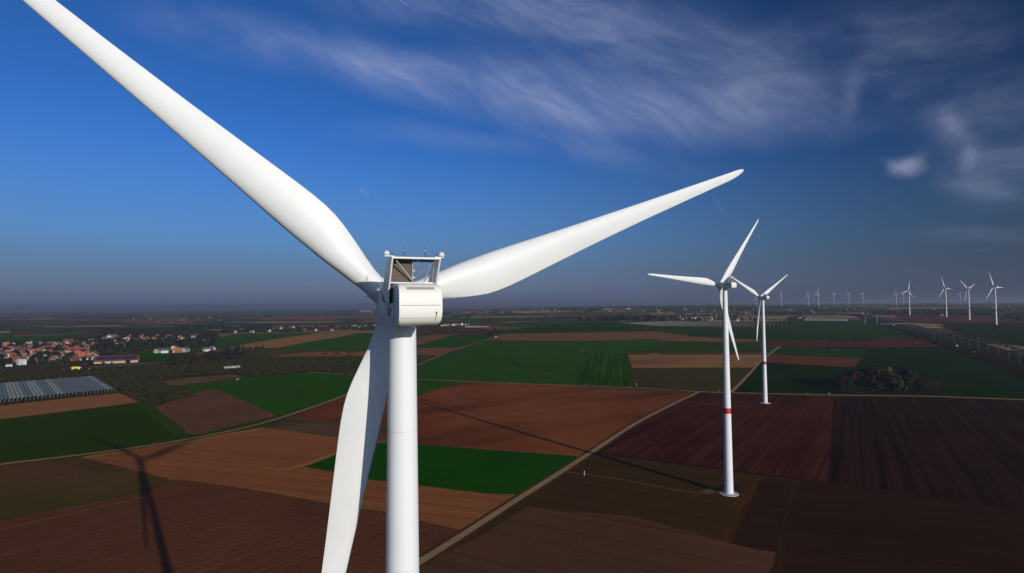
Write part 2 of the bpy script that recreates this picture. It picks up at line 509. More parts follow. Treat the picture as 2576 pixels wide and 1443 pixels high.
def turbine(hub, th, label, scale=1.0, near=0, group='white wind turbines', yaw=PSI, sink=0.0):
    """near 2: full detail; 1: main parts; 0: far"""
    fw = Vector((-math.sin(yaw), math.cos(yaw), 0))
    base = Vector((hub[0], hub[1], 0)) - fw * (Rn.y * OVER * scale)
    base.z = hub[2] - HUB * scale
    rt = empty('wind_turbine', base, yaw, label, 'wind turbine', group)
    rt.scale = (scale,) * 3
    seg = (48 if near == 2 else 28 if near else 12, sink)
    if seg not in TOWER_PARTS:
        a, b, c = tower_mesh(-.6 - sink, 38.4, seg[0]), tower_mesh(41.3, HUB - 1.75, seg[0]), tower_mesh(38.4, 41.3, seg[0])
        a.add(*[[], []])
        m = MB()
        for q in (a, b): m.add(q.v, q.f)
        TOWER_PARTS[seg] = (autosmooth(m.mesh('tower', towerw), 40), autosmooth(c.mesh('red_band', redband), 40))
    tw = ob('tower', TOWER_PARTS[seg][0], rt)
    ob('red_band', TOWER_PARTS[seg][1], tw)
    if near == 2:
        rad = lambda z: 2.2 + (1.15 - 2.2) * z / (HUB - 1.9)
        for z in (94.2, 83.0):
            m = MB(); m.lathe([(rad(z) + .004, z), (rad(z) + .004, z + .05)], 48)
            ob('seam', m.mesh('tower_seam', simple('tower_seam', (.62, .62, .62))), tw)
    if near:
        m = MB(); m.tube((0, 0, -.3 - sink), (0, 0, .45 - sink), 4.9, 4.8, 40); m.tube((0, 0, .4 - sink), (0, 0, .75 - sink), 3.1, 3.0, 40)
        if near == 1: ob('foundation', m.mesh('foundation', concrete), rt)
    nac = ob('nacelle', ND['nacelle'], rt, (0, 0, HUB))
    cv = ob('rear_cover', ND['rear_cover'], nac)
    if near:
        [ob('seam', q, nac) for q in ND['seam']]; ob('air_slot', ND['air_slot'], nac)
        if near == 2: ob('stain', ND['stain'], nac)
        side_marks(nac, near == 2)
    cooler(nac, near < 2)
    ob('hub', hub_mesh(th), rt, HUBP)
    for k in range(3):
        a = th + k * 2 * math.pi / 3
        s = rotor_dir(a); mdir = -Rr * math.sin(a) + Ru * math.cos(a)
        s2 = s * math.cos(CONE) + Rn * math.sin(CONE); n2 = Rn * math.cos(CONE) - s * math.sin(CONE)
        M = Matrix((-mdir, n2, s2)).transposed().to_4x4(); M.translation = HUBP
        b = ob('blade', B_HI if near else B_LO, rt)
        b.matrix_local = M
    return rt


Z0 = CAM.z
turbine(Vector((-10.829, 52.055, Z0 + .5)), R(20.2), 'huge white turbine close up, its open cooler frame and white rear cover facing us', 1, 2, 'three near wind turbines')
turbine(Vector((109.44, 302.67, Z0 + 9.92)), R(53.55), 'tall white turbine on a round concrete base in dark stubble, second nearest', 1.0, 1, 'three near wind turbines', PSI, 2.92)
turbine(Vector((246.43, 570.83, Z0 + 6.25)), R(31.46), 'white turbine in the dark brown field beside the crossroads, its rotor forming a wide Y', 104.25 / HUB, 1, 'three near wind turbines')
# far turbines: hub and base in the enlarged survey view, one blade tip, what singles it out
FAR = [((130, 395), (132, 500), (130, 340), 'small hazy turbine next right of the crossroads turbine, one blade straight up'),
       ((401, 400), (409, 500), (396, 342), 'faint turbine with thin blades, left one of a close pair on the skyline'),
       ((500, 380), (505, 508), (503, 325), 'pale turbine with one blade straight up, right one of the close skyline pair'),
       ((660, 390), (664, 470), (640, 363), 'tiny short turbine on the skyline between the close pair and the wide V turbine'),
       ((810, 388), (815, 498), (775, 350), 'distant turbine whose two upper blades make a wide V above the motorway bridge'),
       ((953, 390), (956, 485), (928, 367), 'tiny turbine with a small V of blades, just right of the wide V turbine'),
       ((1285, 380), (1292, 500), (1282, 310), 'distant turbine above the dark wood, blades like a peace sign, left of the overlapping two'),
       ((1360, 388), (1370, 488), (1340, 335), 'small turbine half hidden behind the rotor of a nearer one above the wood'),
       ((1410, 352), (1420, 597), (1420, 268), 'mid-distance turbine at the edge of brown field, overlapping a smaller turbine behind it'),
       ((1775, 325), (1789, 600), (1750, 222), 'mid-distance turbine on the brown field edge with one blade pointing level to the right'),
       ((1930, 387), (1938, 488), (1945, 335), 'small turbine on the skyline between two bigger ones, one blade level to the left'),
       ((2005, 333), (2028, 652), (1953, 258), 'turbine with V blades standing on the brown field beyond the motorway'),
       ((2268, 312), (2292, 690), (2232, 170), 'largest turbine beyond the motorway, standing on green grass near a dark bush')]
for h, b, tp, lab in FAR:
    hp = (1932 + h[0] / 4, 644 + h[1] / 4); bp = (1932 + b[0] / 4, 644 + b[1] / 4)
    dist = HUB * F / (math.hypot(bp[0] - hp[0], bp[1] - hp[1]))
    r = ray(*hp); hub = CAM + r * dist
    ground = terrain(hub.x, hub.y)
    s = (hub.z - ground) / HUB
    yaw = PSI + rng.uniform(-.12, .12)
    rr_ = Vector((math.cos(yaw), math.sin(yaw), 0))
    v = r.cross(Vector((0, 0, 1))).normalized()
    dx, dy = tp[0] - h[0], h[1] - tp[1]
    th = math.atan2(dy, dx / max(.5, rr_.dot(v)))
    turbine(hub, th, lab, s, 0, 'distant wind turbines', yaw)
hp = (1902, 750.6); dist = HUB * F / 25
hub = CAM + ray(*hp) * dist
turbine(hub, R(100), 'faint turbine almost hidden behind the rotor of the crossroads turbine', (hub.z - terrain(hub.x, hub.y)) / HUB, 0, 'distant wind turbines', PSI)

# ---------------------------------------------------------------- ground, fields, roads
def ground_mat():
    m, t, p = nt('far_farmland')
    g = node(t, 'ShaderNodeNewGeometry')
    mp = node(t, 'ShaderNodeMapping'); mp.inputs['Scale'].default_value = (1 / 420, 1 / 260, 0); mp.inputs['Rotation'].default_value = (0, 0, .25)
    nz = node(t, 'ShaderNodeTexNoise'); nz.inputs['Scale'].default_value = .0016; nz.inputs['Detail'].default_value = 3
    t.links.new(g.outputs['Position'], nz.inputs['Vector'])
    va = node(t, 'ShaderNodeVectorMath', operation='MULTIPLY_ADD')
    t.links.new(nz.outputs['Color'], va.inputs[0]); va.inputs[1].default_value = (260, 260, 0); t.links.new(g.outputs['Position'], va.inputs[2])
    t.links.new(va.outputs[0], mp.inputs['Vector'])
    vo = node(t, 'ShaderNodeTexVoronoi', distance='CHEBYCHEV'); vo.inputs['Scale'].default_value = 1; vo.inputs['Randomness'].default_value = .8
    t.links.new(mp.outputs[0], vo.inputs['Vector'])
    sp = node(t, 'ShaderNodeSeparateColor'); t.links.new(vo.outputs['Color'], sp.inputs[0])
    cr = node(t, 'ShaderNodeValToRGB'); cr.color_ramp.interpolation = 'CONSTANT'
    els = [(0, (.026, .075, .016)), (.16, (.034, .09, .018)), (.3, (.15, .085, .045)), (.42, (.024, .062, .018)), (.55, (.25, .155, .075)), (.64, (.055, .068, .024)), (.74, (.10, .06, .034)), (.82, (.026, .08, .018)), (.93, (.32, .21, .11))]
    for k, (pos, c) in enumerate(els):
        e = cr.color_ramp.elements[k] if k < 2 else cr.color_ramp.elements.new(pos)
        e.position = pos; e.color = rgb(c)
    t.links.new(sp.outputs[0], cr.inputs[0])
    n3 = node(t, 'ShaderNodeTexNoise'); n3.inputs['Scale'].default_value = .02; n3.inputs['Detail'].default_value = 6
    t.links.new(g.outputs['Position'], n3.inputs['Vector'])
    mx = node(t, 'ShaderNodeMix', data_type='RGBA', blend_type='MULTIPLY'); mx.inputs[0].default_value = .8
    k = node(t, 'ShaderNodeMapRange'); k.inputs[1].default_value = .3; k.inputs[2].default_value = .7; k.inputs[3].default_value = .6; k.inputs[4].default_value = 1.15
    t.links.new(n3.outputs['Fac'], k.inputs[0]); t.links.new(cr.outputs[0], mx.inputs[6]); t.links.new(k.outputs[0], mx.inputs[7])
    t.links.new(mx.outputs[2], p.inputs['Base Color'])
    p.inputs['Roughness'].default_value = 1; p.inputs['Specular IOR Level'].default_value = 0
    return m


rings = [0, 60, 150, 260, 380, 500, 600]
while rings[-1] < 30000: rings.append(rings[-1] * 1.035 + 8)
NA = 360
gv, gf = [(0, 0, 0)], []
for r in rings[1:]:
    for k in range(NA):
        a = 2 * math.pi * k / NA; x, y = r * math.sin(a), r * math.cos(a)
        gv.append((x, y, terrain(x, y)))
for k in range(NA): gf.append((0, 1 + (k + 1) % NA, 1 + k))
for j in range(len(rings) - 2):
    for k in range(NA):
        a, b = 1 + j * NA + k, 1 + j * NA + (k + 1) % NA
        gf.append((a, b, b + NA, a + NA))
tag(ob('ground', mesh('ground', gv, gf, ground_mat(), None, True)), 'wide patchwork farmland running to the hazy horizon', 'ground', None, 'structure')

LAYER = [0]


def drape(name, pts, mat, lift=None, maxe=45):
    """a polygon (world xy) laid on the terrain as its own sheet"""
    if lift is None: LAYER[0] += 1
    bm = bmesh.new()
    bm.faces.new([bm.verts.new((p[0], p[1], 0)) for p in pts])
    bmesh.ops.triangulate(bm, faces=bm.faces[:])
    far = max(math.hypot(p[0], p[1]) for p in pts)
    if far > 600:
        for _ in range(7):
            es = [e for e in bm.edges if e.calc_length() > maxe * max(1, math.hypot(e.verts[0].co.x, e.verts[0].co.y) / 1500)]
            if not es: break
            bmesh.ops.subdivide_edges(bm, edges=es, cuts=1)
            bmesh.ops.triangulate(bm, faces=[f for f in bm.faces if len(f.verts) > 3])
    off = .004 * LAYER[0] if lift is None else lift
    for v in bm.verts:
        d = math.hypot(v.co.x, v.co.y)
        v.co.z = terrain(v.co.x, v.co.y) + off + .35 * sstep(600, 1100, d) + .5 * sstep(1500, 3000, d)
    bmesh.ops.recalc_face_normals(bm, faces=bm.faces[:])
    if bm.faces and sum(f.normal.z for f in bm.faces) < 0: bmesh.ops.reverse_faces(bm, faces=bm.faces[:])
    me = bpy.data.meshes.new(name); bm.to_mesh(me); bm.free(); me.materials.append(mat)
    return ob(name, me)


def gpts(pts): return [G(*p) for p in pts]


def gang(a, b):
    d = G(*b) - G(*a)
    return math.atan2(d.y, d.x)


def field(label, pts, mat, lift=None): return tag(drape('field', gpts(pts), mat, lift), label, 'field', None, 'structure')


def ribbon_pts(path, w):
    L, Rt = [], []
    for k, p in enumerate(path):
        a = path[max(0, k - 1)]; b = path[min(len(path) - 1, k + 1)]
        d = (b - a).normalized(); n_ = Vector((-d.y, d.x)) * (w / 2)
        L.append(p + n_); Rt.append(p - n_)
    return L + Rt[::-1]


def smooth_path(pts, n=6):
    P = gpts(pts); out = []
    for k in range(len(P) - 1):
        p0, p1, p2, p3 = P[max(0, k - 1)], P[k], P[k + 1], P[min(len(P) - 1, k + 2)]
        for j in range(n):
            t = j / n
            out.append(.5 * ((2 * p1) + (p2 - p0) * t + (2 * p0 - 5 * p1 + 4 * p2 - p3) * t * t + (3 * p1 - p0 - 3 * p2 + p3) * t ** 3))
    out.append(P[-1])
    return out


def strip(name, label, pts, w, mat, cat='road', kind='structure', n=6, lift=None, path=None):
    """road as quads along its path"""
    LAYER[0] += 1
    path = path or smooth_path(pts, n)
    dense = [path[0]]
    for p in path[1:]:
        q = dense[-1]; k = max(1, int((p - q).length / 30))
        for j in range(1, k + 1): dense.append(q.lerp(p, j / k))
    rp = ribbon_pts(dense, w); h = len(rp) // 2
    vs = []
    for p in rp:
        d = math.hypot(*p)
        vs.append((p[0], p[1], terrain(p[0], p[1]) + (.004 * LAYER[0] if lift is None else lift) + .35 * sstep(600, 1100, d) + .5 * sstep(1500, 3000, d)))
    m = len(vs)
    fs = [(k, m - 1 - k, m - 2 - k, k + 1) for k in range(h - 1)]
    return tag(ob(name, mesh(name, vs, fs, mat)), label, cat, None, kind)


# colours (albedo)
BR_C, BR_D = (.30, .145, .075), (.20, .088, .045)
a_ft = gang((1165, 1330), (430, 1210))
# far and middle fields first, near ones above
FM = field_mat
C_GREEN = dict(c1=(.010, .052, .010), c2=(.018, .085, .012))
g_mid = FM('green_mid', (.021, .092, .014), (.036, .135, .02), gang((1050, 950), (1590, 970)), 6, .5, .4)
g_dark = FM('green_dark', (.011, .060, .016), (.018, .082, .020), gang((1300, 965), (1750, 985)), 8, .5, .4)
g_bright = FM('green_bright', (.014, .085, .010), (.028, .125, .014), .4, 5, .4, .5)
olive = FM('olive', (.065, .075, .022), (.11, .105, .035), .2, 6, .6, .6)
tan_f = FM('tan_stubble', (.30, .19, .085), (.40, .27, .13), .15, 7, .7, .4)
br_far = FM('brown_far', (.20, .12, .075), (.28, .165, .10), .2, 8, .6, .5)
br_olive = FM('brown_olive', (.085, .065, .03), (.12, .085, .04), .2, 8, .6, .5)
orch_soil = FM('orchard_grass', (.05, .055, .02), (.075, .075, .025), .2, 4, .5, .5)

r_ = random.Random(21)
pale = FM('far_pale', (.34, .30, .20), (.44, .39, .27), .2, 9, .6, .5)
far_mats = [g_mid, g_bright, pale, br_far, tan_f, olive, g_mid, olive, pale]
yb = 781.0
while yb < 842:
    hb = 1.5 + (yb - 778) * .065; x = -150 + r_.uniform(0, 200)
    while x < 2700:
        wd = r_.uniform(90, 340); sl = r_.uniform(-.004, .004) - .00805
        if r_.random() < .62:
            y0 = yb - (x - 300) * .00805; mt = r_.choice(far_mats); k = r_.uniform(-.35, .35) * wd
            nm = {g_mid.name: 'green', g_bright.name: 'bright green', pale.name: 'pale stubble', br_far.name: 'brown', tan_f.name: 'tan', olive.name: 'olive', br_olive.name: 'dark brown'}[mt.name]
            if y0 > 776.5: field('far narrow ' + nm + ' field on the hazy plain', [(x, y0), (x + wd, y0 + sl * wd), (x + wd + k, y0 + hb + sl * wd), (x + k, y0 + hb)], mt, -.1)
        x += wd * r_.uniform(1.0, 1.25)
    yb += hb * r_.uniform(1.1, 1.6)
field('green and olive meadow behind the village edge', [(-300, 846), (60, 845), (220, 839), (235, 843), (170, 850), (60, 860), (-300, 864)], g_mid)
field('narrow bare brown strip in the meadow behind the village', [(30, 843), (165, 841), (150, 845), (30, 848)], br_far)
field('hazy mauve plough behind the orchard block', [(-200, 805), (180, 806), (280, 813), (180, 822), (-200, 815)], olive)
field('long pale field in the hazy left distance', [(285, 806), (420, 801), (560, 806), (470, 811), (330, 812)], br_far)
field('brown band in the distance left of the nacelle', [(560, 800), (800, 796), (1000, 795), (880, 803), (700, 808)], br_far)
field('village ground of gardens and lanes', [(-200, 866), (60, 860), (230, 849), (300, 836), (545, 836), (545, 874), (430, 876), (345, 900), (260, 918), (215, 926), (100, 918), (-200, 932)], FM('garden', (.03, .045, .018), (.09, .075, .045), .2, 9, .3, .9))
field('green pasture right of the village', [(540, 851), (600, 841), (810, 837), (611, 868), (575, 877), (540, 873), (350, 896), (345, 885)], g_mid)
field('bright green meadow by the solar hall', [(345, 893), (540, 878), (470, 893), (420, 905), (350, 908)], g_bright)
field('curved tan stubble field left of the tower', [(575, 876), (611, 868), (700, 853), (790, 840), (827, 838), (895, 840), (865, 847), (775, 861), (707, 875), (665, 877)], tan_f)
field('small tan field under the far houses', [(826, 836), (880, 831), (990, 829), (990, 834), (895, 839), (850, 838)], tan_f)
field('green crop on the slope below the tan field', [(620, 880), (707, 875), (775, 861), (865, 847), (895, 840), (1050, 836), (1050, 884), (905, 885), (720, 879)], g_mid)
field('olive strip below the green slope', [(600, 890), (630, 881), (720, 879), (905, 885), (905, 893), (760, 893), (650, 898)], olive)
field('orange-brown strip behind the orchard', [(665, 899), (790, 886), (905, 886), (1050, 880), (1050, 896), (905, 898)], FM('brown_or', (.27, .13, .06), (.34, .17, .08), .2, 6, .6, .4))
field('red-brown plot right of the tower top', [(1040, 850), (1098, 842), (1143, 843), (1048, 871)], br_far)
field('bright green wedge right of the tower', [(1030, 876), (1048, 870), (1148, 845), (1198, 846), (1226, 855), (1170, 876), (1048, 878)], g_bright)
field('brown strip beside the curving track', [(1000, 895), (1000, 880), (1048, 877), (1169, 876), (1098, 897), (1048, 897)], br_far)
field('olive-brown band below the hedgerow', [(1000, 832), (1043, 825), (1110, 820), (1180, 822), (1245, 835), (1222, 846), (1150, 843), (1000, 846)], br_olive)
field('brown point of plough on the far slope', [(1095, 818), (1200, 819), (1322, 826), (1240, 832), (1180, 822)], br_far)
field('far green slope above the brown point', [(1300, 818), (1420, 806), (1560, 808), (1560, 814), (1400, 816), (1322, 825), (1200, 818)], g_mid)
field('dark green winter wheat across the middle', [(1243, 838), (1323, 826), (1400, 815), (1550, 812), (1645, 835), (1370, 840), (1265, 842)], g_dark)
field('long pinkish brown field across the middle distance', [(1223, 857), (1263, 841), (1450, 838), (1643, 835), (1738, 848), (1673, 853), (1450, 859)], br_far)
field('dark green field behind the crossroads turbine', [(1600, 819), (1870, 825), (1985, 813), (2110, 808), (2227, 815), (2290, 838), (2270, 851), (2190, 856), (1932, 858), (1860, 854), (1740, 848), (1645, 834)], g_dark)
field('wire-trellis orchard with pale rows', [(1562, 813), (1700, 808), (1932, 812), (2032, 827), (1870, 825), (1650, 822)], FM('trellis_soil', (.09, .10, .06), (.13, .13, .08), .2, 6, .6, .4))
field('bare brown end of the striped green field', [(1655, 856), (1738, 848), (1860, 854), (1932, 858), (1860, 862), (1690, 865)], br_far)
field('broad dark green field beyond the crossroads', [(1040, 925), (1223, 859), (1450, 859), (1655, 857), (1695, 864), (1640, 889), (1577, 889), (1592, 975), (1300, 965), (1040, 955)], FM('green_big', (.021, .100, .012), (.030, .132, .014), gang((1050, 950), (1590, 970)), 7, .45, .5, lines=.3, lw=24))
field('grass field with drilling rows fanning to the tan stubble', [(1468, 890), (1577, 889), (1593, 975), (1448, 970)], FM('green_rows', (.010, .055, .008), (.034, .14, .018), gang((1530, 890), (1523, 972)), 5, 1.3, .3, lines=.6, lw=11))
field('yellow-green strip behind the tan stubble', [(1655, 858), (1860, 862), (1962, 870), (1932, 889), (1577, 889), (1640, 880)], FM('green_y', (.016, .068, .010), (.035, .095, .014), .2, 6, .5, .6))
field('tan stubble field left of the crossroads turbine', [(1577, 889), (1930, 888), (1905, 915), (1892, 926), (1590, 926)], FM('stubble', (.25, .17, .085), (.38, .27, .14), gang((1590, 905), (1900, 905)), 4, .9, .3, c3=(.17, .085, .045), thr=.62))
field('thin red-brown strip behind the tan stubble', [(1576, 888), (1932, 887), (1926, 893), (1579, 894)], br_olive)
field('dark olive field above the crossroads', [(1589, 926), (1892, 926), (1846, 988), (1592, 975)], FM('olive_dk', (.055, .062, .018), (.075, .080, .024), gang((1600, 930), (1640, 972)), 7, .4, .3, lines=0.4, lw=20))
field('maroon plough strip before the motorway', [(1932, 858), (2190, 856), (2270, 851), (2345, 851), (2400, 874), (2200, 875), (1932, 872)], FM('maroon_far', (.09, .036, .03), (.12, .05, .04), .1, 6, .5, .4))
field('very dark green field sloping to the motorway', [(1846, 988), (1892, 926), (1965, 872), (2200, 875), (2395, 874), (2440, 893), (2700, 985), (2700, 1010), (2360, 998)], FM('green_vdk', (.004, .024, .006), (.008, .042, .009), gang((2200, 910), (2350, 970)), 8, .7, .5))
field('green belt above the small brown strip', [(1960, 874), (2180, 880), (2170, 903), (1932, 893)], g_dark)
field('small red-brown strip right of the crossroads turbine', [(1932, 893), (2166, 903), (2150, 925), (1908, 912)], FM('red_small', (.13, .055, .036), (.18, .08, .05), .1, 5, .6, .3))
field('brown field beyond the motorway under the far turbines', [(2240, 789), (2330, 792), (2500, 799), (2640, 805), (2640, 812), (2470, 812), (2290, 811)], FM('maroon_b', (.10, .045, .035), (.14, .062, .045), .1, 7, .6, .4))
field('dim green verge beyond the motorway', [(2290, 812), (2470, 812), (2640, 812), (2640, 880), (2540, 868), (2452, 851), (2395, 836), (2370, 820)], FM('verge_dk', (.010, .032, .014), (.018, .045, .018), .1, 7, .6, .5))

# orchards and the left side
field('grassy floor of the orchard', [(-400, 935), (0, 925), (120, 919), (245, 927), (390, 916), (470, 912), (600, 898), (672, 899), (905, 898), (1060, 893), (1098, 896), (1048, 920), (905, 947), (785, 938), (600, 952), (500, 1000), (386, 1025), (345, 1012), (-400, 1090)], orch_soil)
field('rough pale patch of bare ground in the orchard', [(412, 960), (470, 952), (590, 943), (612, 950), (470, 969), (430, 972)], FM('rough', (.13, .085, .055), (.20, .15, .11), .1, 3, .9, .8))
field('bright green crop between the orchard and the lane', [(455, 974), (600, 955), (785, 939), (888, 944), (1000, 949), (1000, 952), (873, 993), (695, 1047), (640, 1020), (545, 980), (480, 985)], FM('green_lane', (.018, .10, .010), (.028, .135, .012), gang((545, 980), (785, 940)), 5, .35, .3, lines=0.25, lw=18))
field('mauve-brown ploughed plot beside the green crop', [(388, 1026), (500, 985), (545, 980), (640, 1020), (697, 1047), (500, 1094), (465, 1092)], FM('mauve', (.14, .082, .06), (.20, .12, .085), gang((500, 985), (470, 1090)), 5, .7, .6))
field('large green field at the left edge', [(-300, 1100), (0, 1055), (345, 1014), (392, 1028), (468, 1092), (400, 1114), (340, 1125), (0, 1170), (-300, 1215)], FM('green_left', (.018, .062, .012), (.030, .080, .015), gang((0, 1055), (345, 1014)), 6, .35, .3, c3=(.045, .075, .018), thr=.66, lines=0.35, lw=16))
field('tan tilled strip below the rain covers', [(-300, 1062), (0, 1021), (300, 990), (352, 1013), (0, 1056), (-300, 1100)], FM('tan_soil', (.30, .16, .08), (.38, .215, .115), gang((0, 1040), (330, 1000)), 4, .7, .4))
field('lighter grass track between green and mauve fields', [(345, 1016), (372, 1013), (470, 1085), (440, 1098)], FM('grass_tr', (.03, .085, .018), (.045, .1, .022), .2, 5, .5, .5))

# near fields
field('red-brown bare field behind the tower', [(735, 1051), (873, 997), (960, 973), (1050, 1000), (1082, 985), (1172, 961), (1300, 966), (1752, 988), (1690, 1019), (1600, 1067), (1500, 1132), (1470, 1147), (1050, 1120), (945, 1113), (860, 1103), (700, 1083)],
      FM('redbrown', (.21, .082, .038), (.30, .13, .062), gang((1100, 1080), (1700, 1000)), 9, .6, .5, c3=(.10, .038, .018), thr=.53, lines=0.16, lw=18))
field('green wedge right of the tower below the lane', [(930, 975), (960, 955), (1050, 951), (1172, 960), (1082, 985), (1048, 1000)], g_bright)
field('rough olive weeds between lane and brown field', [(662, 1078), (735, 1050), (975, 1076), (972, 1112), (856, 1104), (705, 1084)], FM('weeds', (.06, .06, .03), (.17, .12, .085), gang((700, 1080), (970, 1095)), 3, 1.0, .7))
field('light brown tilled field with the shadow of the rotor', [(200, 1152), (350, 1127), (500, 1103), (660, 1076), (705, 1082), (856, 1103), (975, 1112), (1050, 1119), (1470, 1146), (1500, 1133), (1400, 1198), (1300, 1261), (1195, 1329), (1165, 1338), (975, 1293), (850, 1275), (640, 1236), (500, 1216), (430, 1210)],
      FM('lightbrown', (.25, .115, .055), (.36, .18, .09), gang((200, 1152), (660, 1200)), 6, .8, .5, lines=0.2, lw=13))
field('vivid green block of crop right of the tower', [(765, 1176), (880, 1132), (945, 1114), (1050, 1119), (1450, 1148), (1444, 1166), (1320, 1246), (1230, 1244), (1050, 1222), (905, 1205), (850, 1190)], FM('green_vivid', (.006, .078, .006), (.014, .115, .010), gang((880, 1132), (1450, 1148)), 5, .4, .4, lines=0.3, lw=14))
field('mixed green and brown stubble at the left edge', [(-400, 1240), (0, 1174), (205, 1152), (290, 1172), (430, 1207), (370, 1237), (0, 1313), (-400, 1400)], FM('mixed', (.085, .07, .030), (.15, .10, .055), gang((0, 1313), (370, 1237)), 5, .7, .7, c3=(.055, .085, .018), thr=.52, lines=0.25, lw=18))
field('rough dark brown ploughland in front of the turbine', [(-400, 1402), (0, 1313), (370, 1238), (430, 1210), (500, 1216), (640, 1236), (850, 1275), (975, 1292), (1165, 1337), (1062, 1414), (930, 1500), (700, 1900), (-600, 1900), (-700, 1500)],
      FM('clods', (.115, .055, .038), (.185, .092, .062), gang((0, 1330), (400, 1240)), 2.2, .7, .6, bump=.5, fine=.9))
field('dark maroon ploughland beneath the crossroads turbine', [(1758, 988), (2097, 999), (2082, 1217), (1700, 1167), (1505, 1141), (1600, 1070), (1695, 1020)], FM('maroon', (.045, .015, .014), (.098, .038, .032), gang((1690, 1160), (1880, 1030)), 4, 1.9, .5))
field('brown ploughland at the right edge, darkened for the corner fall-off', [(2097, 999), (2360, 1001), (2800, 1016), (2800, 1330), (2576, 1290), (2082, 1217)], FM('brown_shaded', (.016, .008, .010), (.042, .022, .022), gang((2100, 1200), (2110, 1010)), 4.5, 2.0, .5))  # soil colour darkened to stand in for the fall-off into this corner
field('dark olive stubble around the second turbine', [(1420, 1187), (1482, 1148), (1505, 1141), (1700, 1168), (2082, 1218), (2576, 1291), (2900, 1345), (3000, 1600), (2300, 1900), (750, 1900), (960, 1480), (1062, 1415), (1300, 1263)], FM('olive_st', (.052, .038, .018), (.078, .056, .026), gang((1320, 1280), (1900, 1390)), 6, .5, .4, lines=0.35, lw=21))
field('greyish brown stubble in the bottom right corner', [(1325, 1277), (1600, 1302), (1900, 1384), (2200, 1425), (2576, 1450), (3000, 1480), (3000, 1700), (2300, 2000), (800, 2000), (985, 1480), (1065, 1420), (1210, 1350)], FM('grey_st', (.095, .056, .042), (.140, .084, .062), gang((1325, 1277), (1900, 1384)), 5, .8, .5, lines=0.3, lw=21))
field('stubble right of the wheel ruts, corner shade painted into its colour', [(1912, 1204), (2082, 1218), (2576, 1291), (2900, 1345), (3000, 1480), (2576, 1450), (2200, 1425), (1900, 1384), (1835, 1368), (1885, 1270)], FM('olive_shaded', (.030, .019, .012), (.050, .031, .02), gang((1900, 1384), (2576, 1450)), 7, .8, .5, lines=0.4, lw=21))  # same stubble in a darker colour, painting the shading towards the right
field('brown stubble at the bottom right, its deep corner shade painted in', [(1968, 1394), (2200, 1425), (2576, 1450), (3000, 1480), (3000, 1700), (2300, 1950), (1880, 1620), (1935, 1440)], FM('grey_shaded', (.036, .020, .018), (.055, .032, .028), gang((1900, 1384), (2576, 1450)), 6, .8, .5))  # bottom stubble recoloured darker; the shade of the corner is in the colour
field('yellowish wheel ruts beside the second turbine', [(1878, 1203), (1908, 1204), (1880, 1270), (1832, 1366), (1796, 1352), (1832, 1290)], FM('ruts', (.03, .021, .011), (.10, .06, .026), gang((1893, 1203), (1812, 1360)), .9, 1.3, .4))
field('brown tramlines right of the second turbine', [(1990, 1215), (2004, 1217), (1985, 1330), (1965, 1440), (1940, 1440), (1968, 1330)], FM('tram', (.03, .02, .012), (.065, .04, .024), gang((1996, 1215), (1950, 1440)), .9, 1.2, .4))
field('grassy ring around the second turbine', [(1795, 1232), (1810, 1222), (1840, 1220), (1862, 1226), (1866, 1238), (1845, 1247), (1810, 1246)], FM('ring', (.02, .022, .010), (.035, .038, .016), 0, 3, .4, .5))

road_m = FM('concrete_lane', (.30, .25, .19), (.40, .34, .27), 0, 3, .5, .4)
dirt_m = FM('dirt_track', (.13, .095, .055), (.18, .13, .08), 0, 2, .6, .5)
verge = FM('verge', (.05, .07, .02), (.085, .09, .03), 0, 2, .6, .5)
asphalt = FM('asphalt', (.045, .046, .055), (.06, .06, .07), 0, 3, .4, .3)
MARG = FM('margin_tan', (.34, .19, .09), (.42, .25, .13), 0, 3, .6, .5)
strip('field_margin', 'light tan headland along the lane', [(210, 1153), (350, 1129.5), (500, 1106), (655, 1080)], 6, MARG, 'margin')
strip('field_margin', 'light tan wheel track around the vivid green crop', [(700, 1184), (760, 1172), (850, 1140), (884, 1129)], 5, MARG, 'margin')
strip('field_margin', 'thin grassy balk above the rough ploughland', [(372, 1237), (430, 1210), (500, 1216), (640, 1236), (850, 1275), (975, 1291)], 1.6, FM('balk', (.07, .06, .02), (.12, .09, .035), 0, 2, .6, .5), 'margin')
strip('field_margin', 'dark unploughed headland under the maroon field', [(1505, 1141), (1600, 1153), (1700, 1167), (1900, 1193), (2082, 1217), (2330, 1254), (2600, 1294)], 5, FM('headland', (.028, .012, .012), (.05, .022, .02), 0, 3, .6, .5), 'margin')
field('pale worn gravel patch beside the base of the second turbine', [(1762, 1237), (1785, 1231), (1808, 1233), (1806, 1241), (1780, 1245)], FM('gravel', (.12, .10, .07), (.2, .17, .12), 0, 2, .6, .6))
LANE = [(-300, 1212), (0, 1170), (200, 1146), (350, 1126), (500, 1101), (640, 1071), (755, 1036), (872, 994), (960, 957), (1048, 921), (1130, 886), (1200, 864), (1228, 855), (1236, 848)]
strip('verge', 'grass verge of the long lane', LANE, 12, verge, 'verge')
strip('lane', 'pale lane curving from the left edge to the trees', LANE, 3.6, road_m)
CROSS = [(775, 938), (888, 943), (1050, 955), (1300, 966), (1600, 977), (1752, 986), (1832, 989), (2110, 995), (2360, 999), (2800, 1016)]
strip('verge', 'weedy verge of the straight lane', CROSS, 9, verge, 'verge')
strip('lane', 'straight lane crossing behind the turbines', CROSS, 4, road_m)
DIAG = [(1757, 987), (1735, 998), (1690, 1019), (1600, 1066), (1500, 1131), (1400, 1196), (1300, 1259), (1200, 1324), (1100, 1388), (1062, 1412), (985, 1465), (900, 1540)]
strip('verge', 'dark verge of the diagonal lane', DIAG, 7.5, FM('verge_b', (.06, .05, .022), (.10, .075, .035), 0, 2, .6, .5), 'verge')
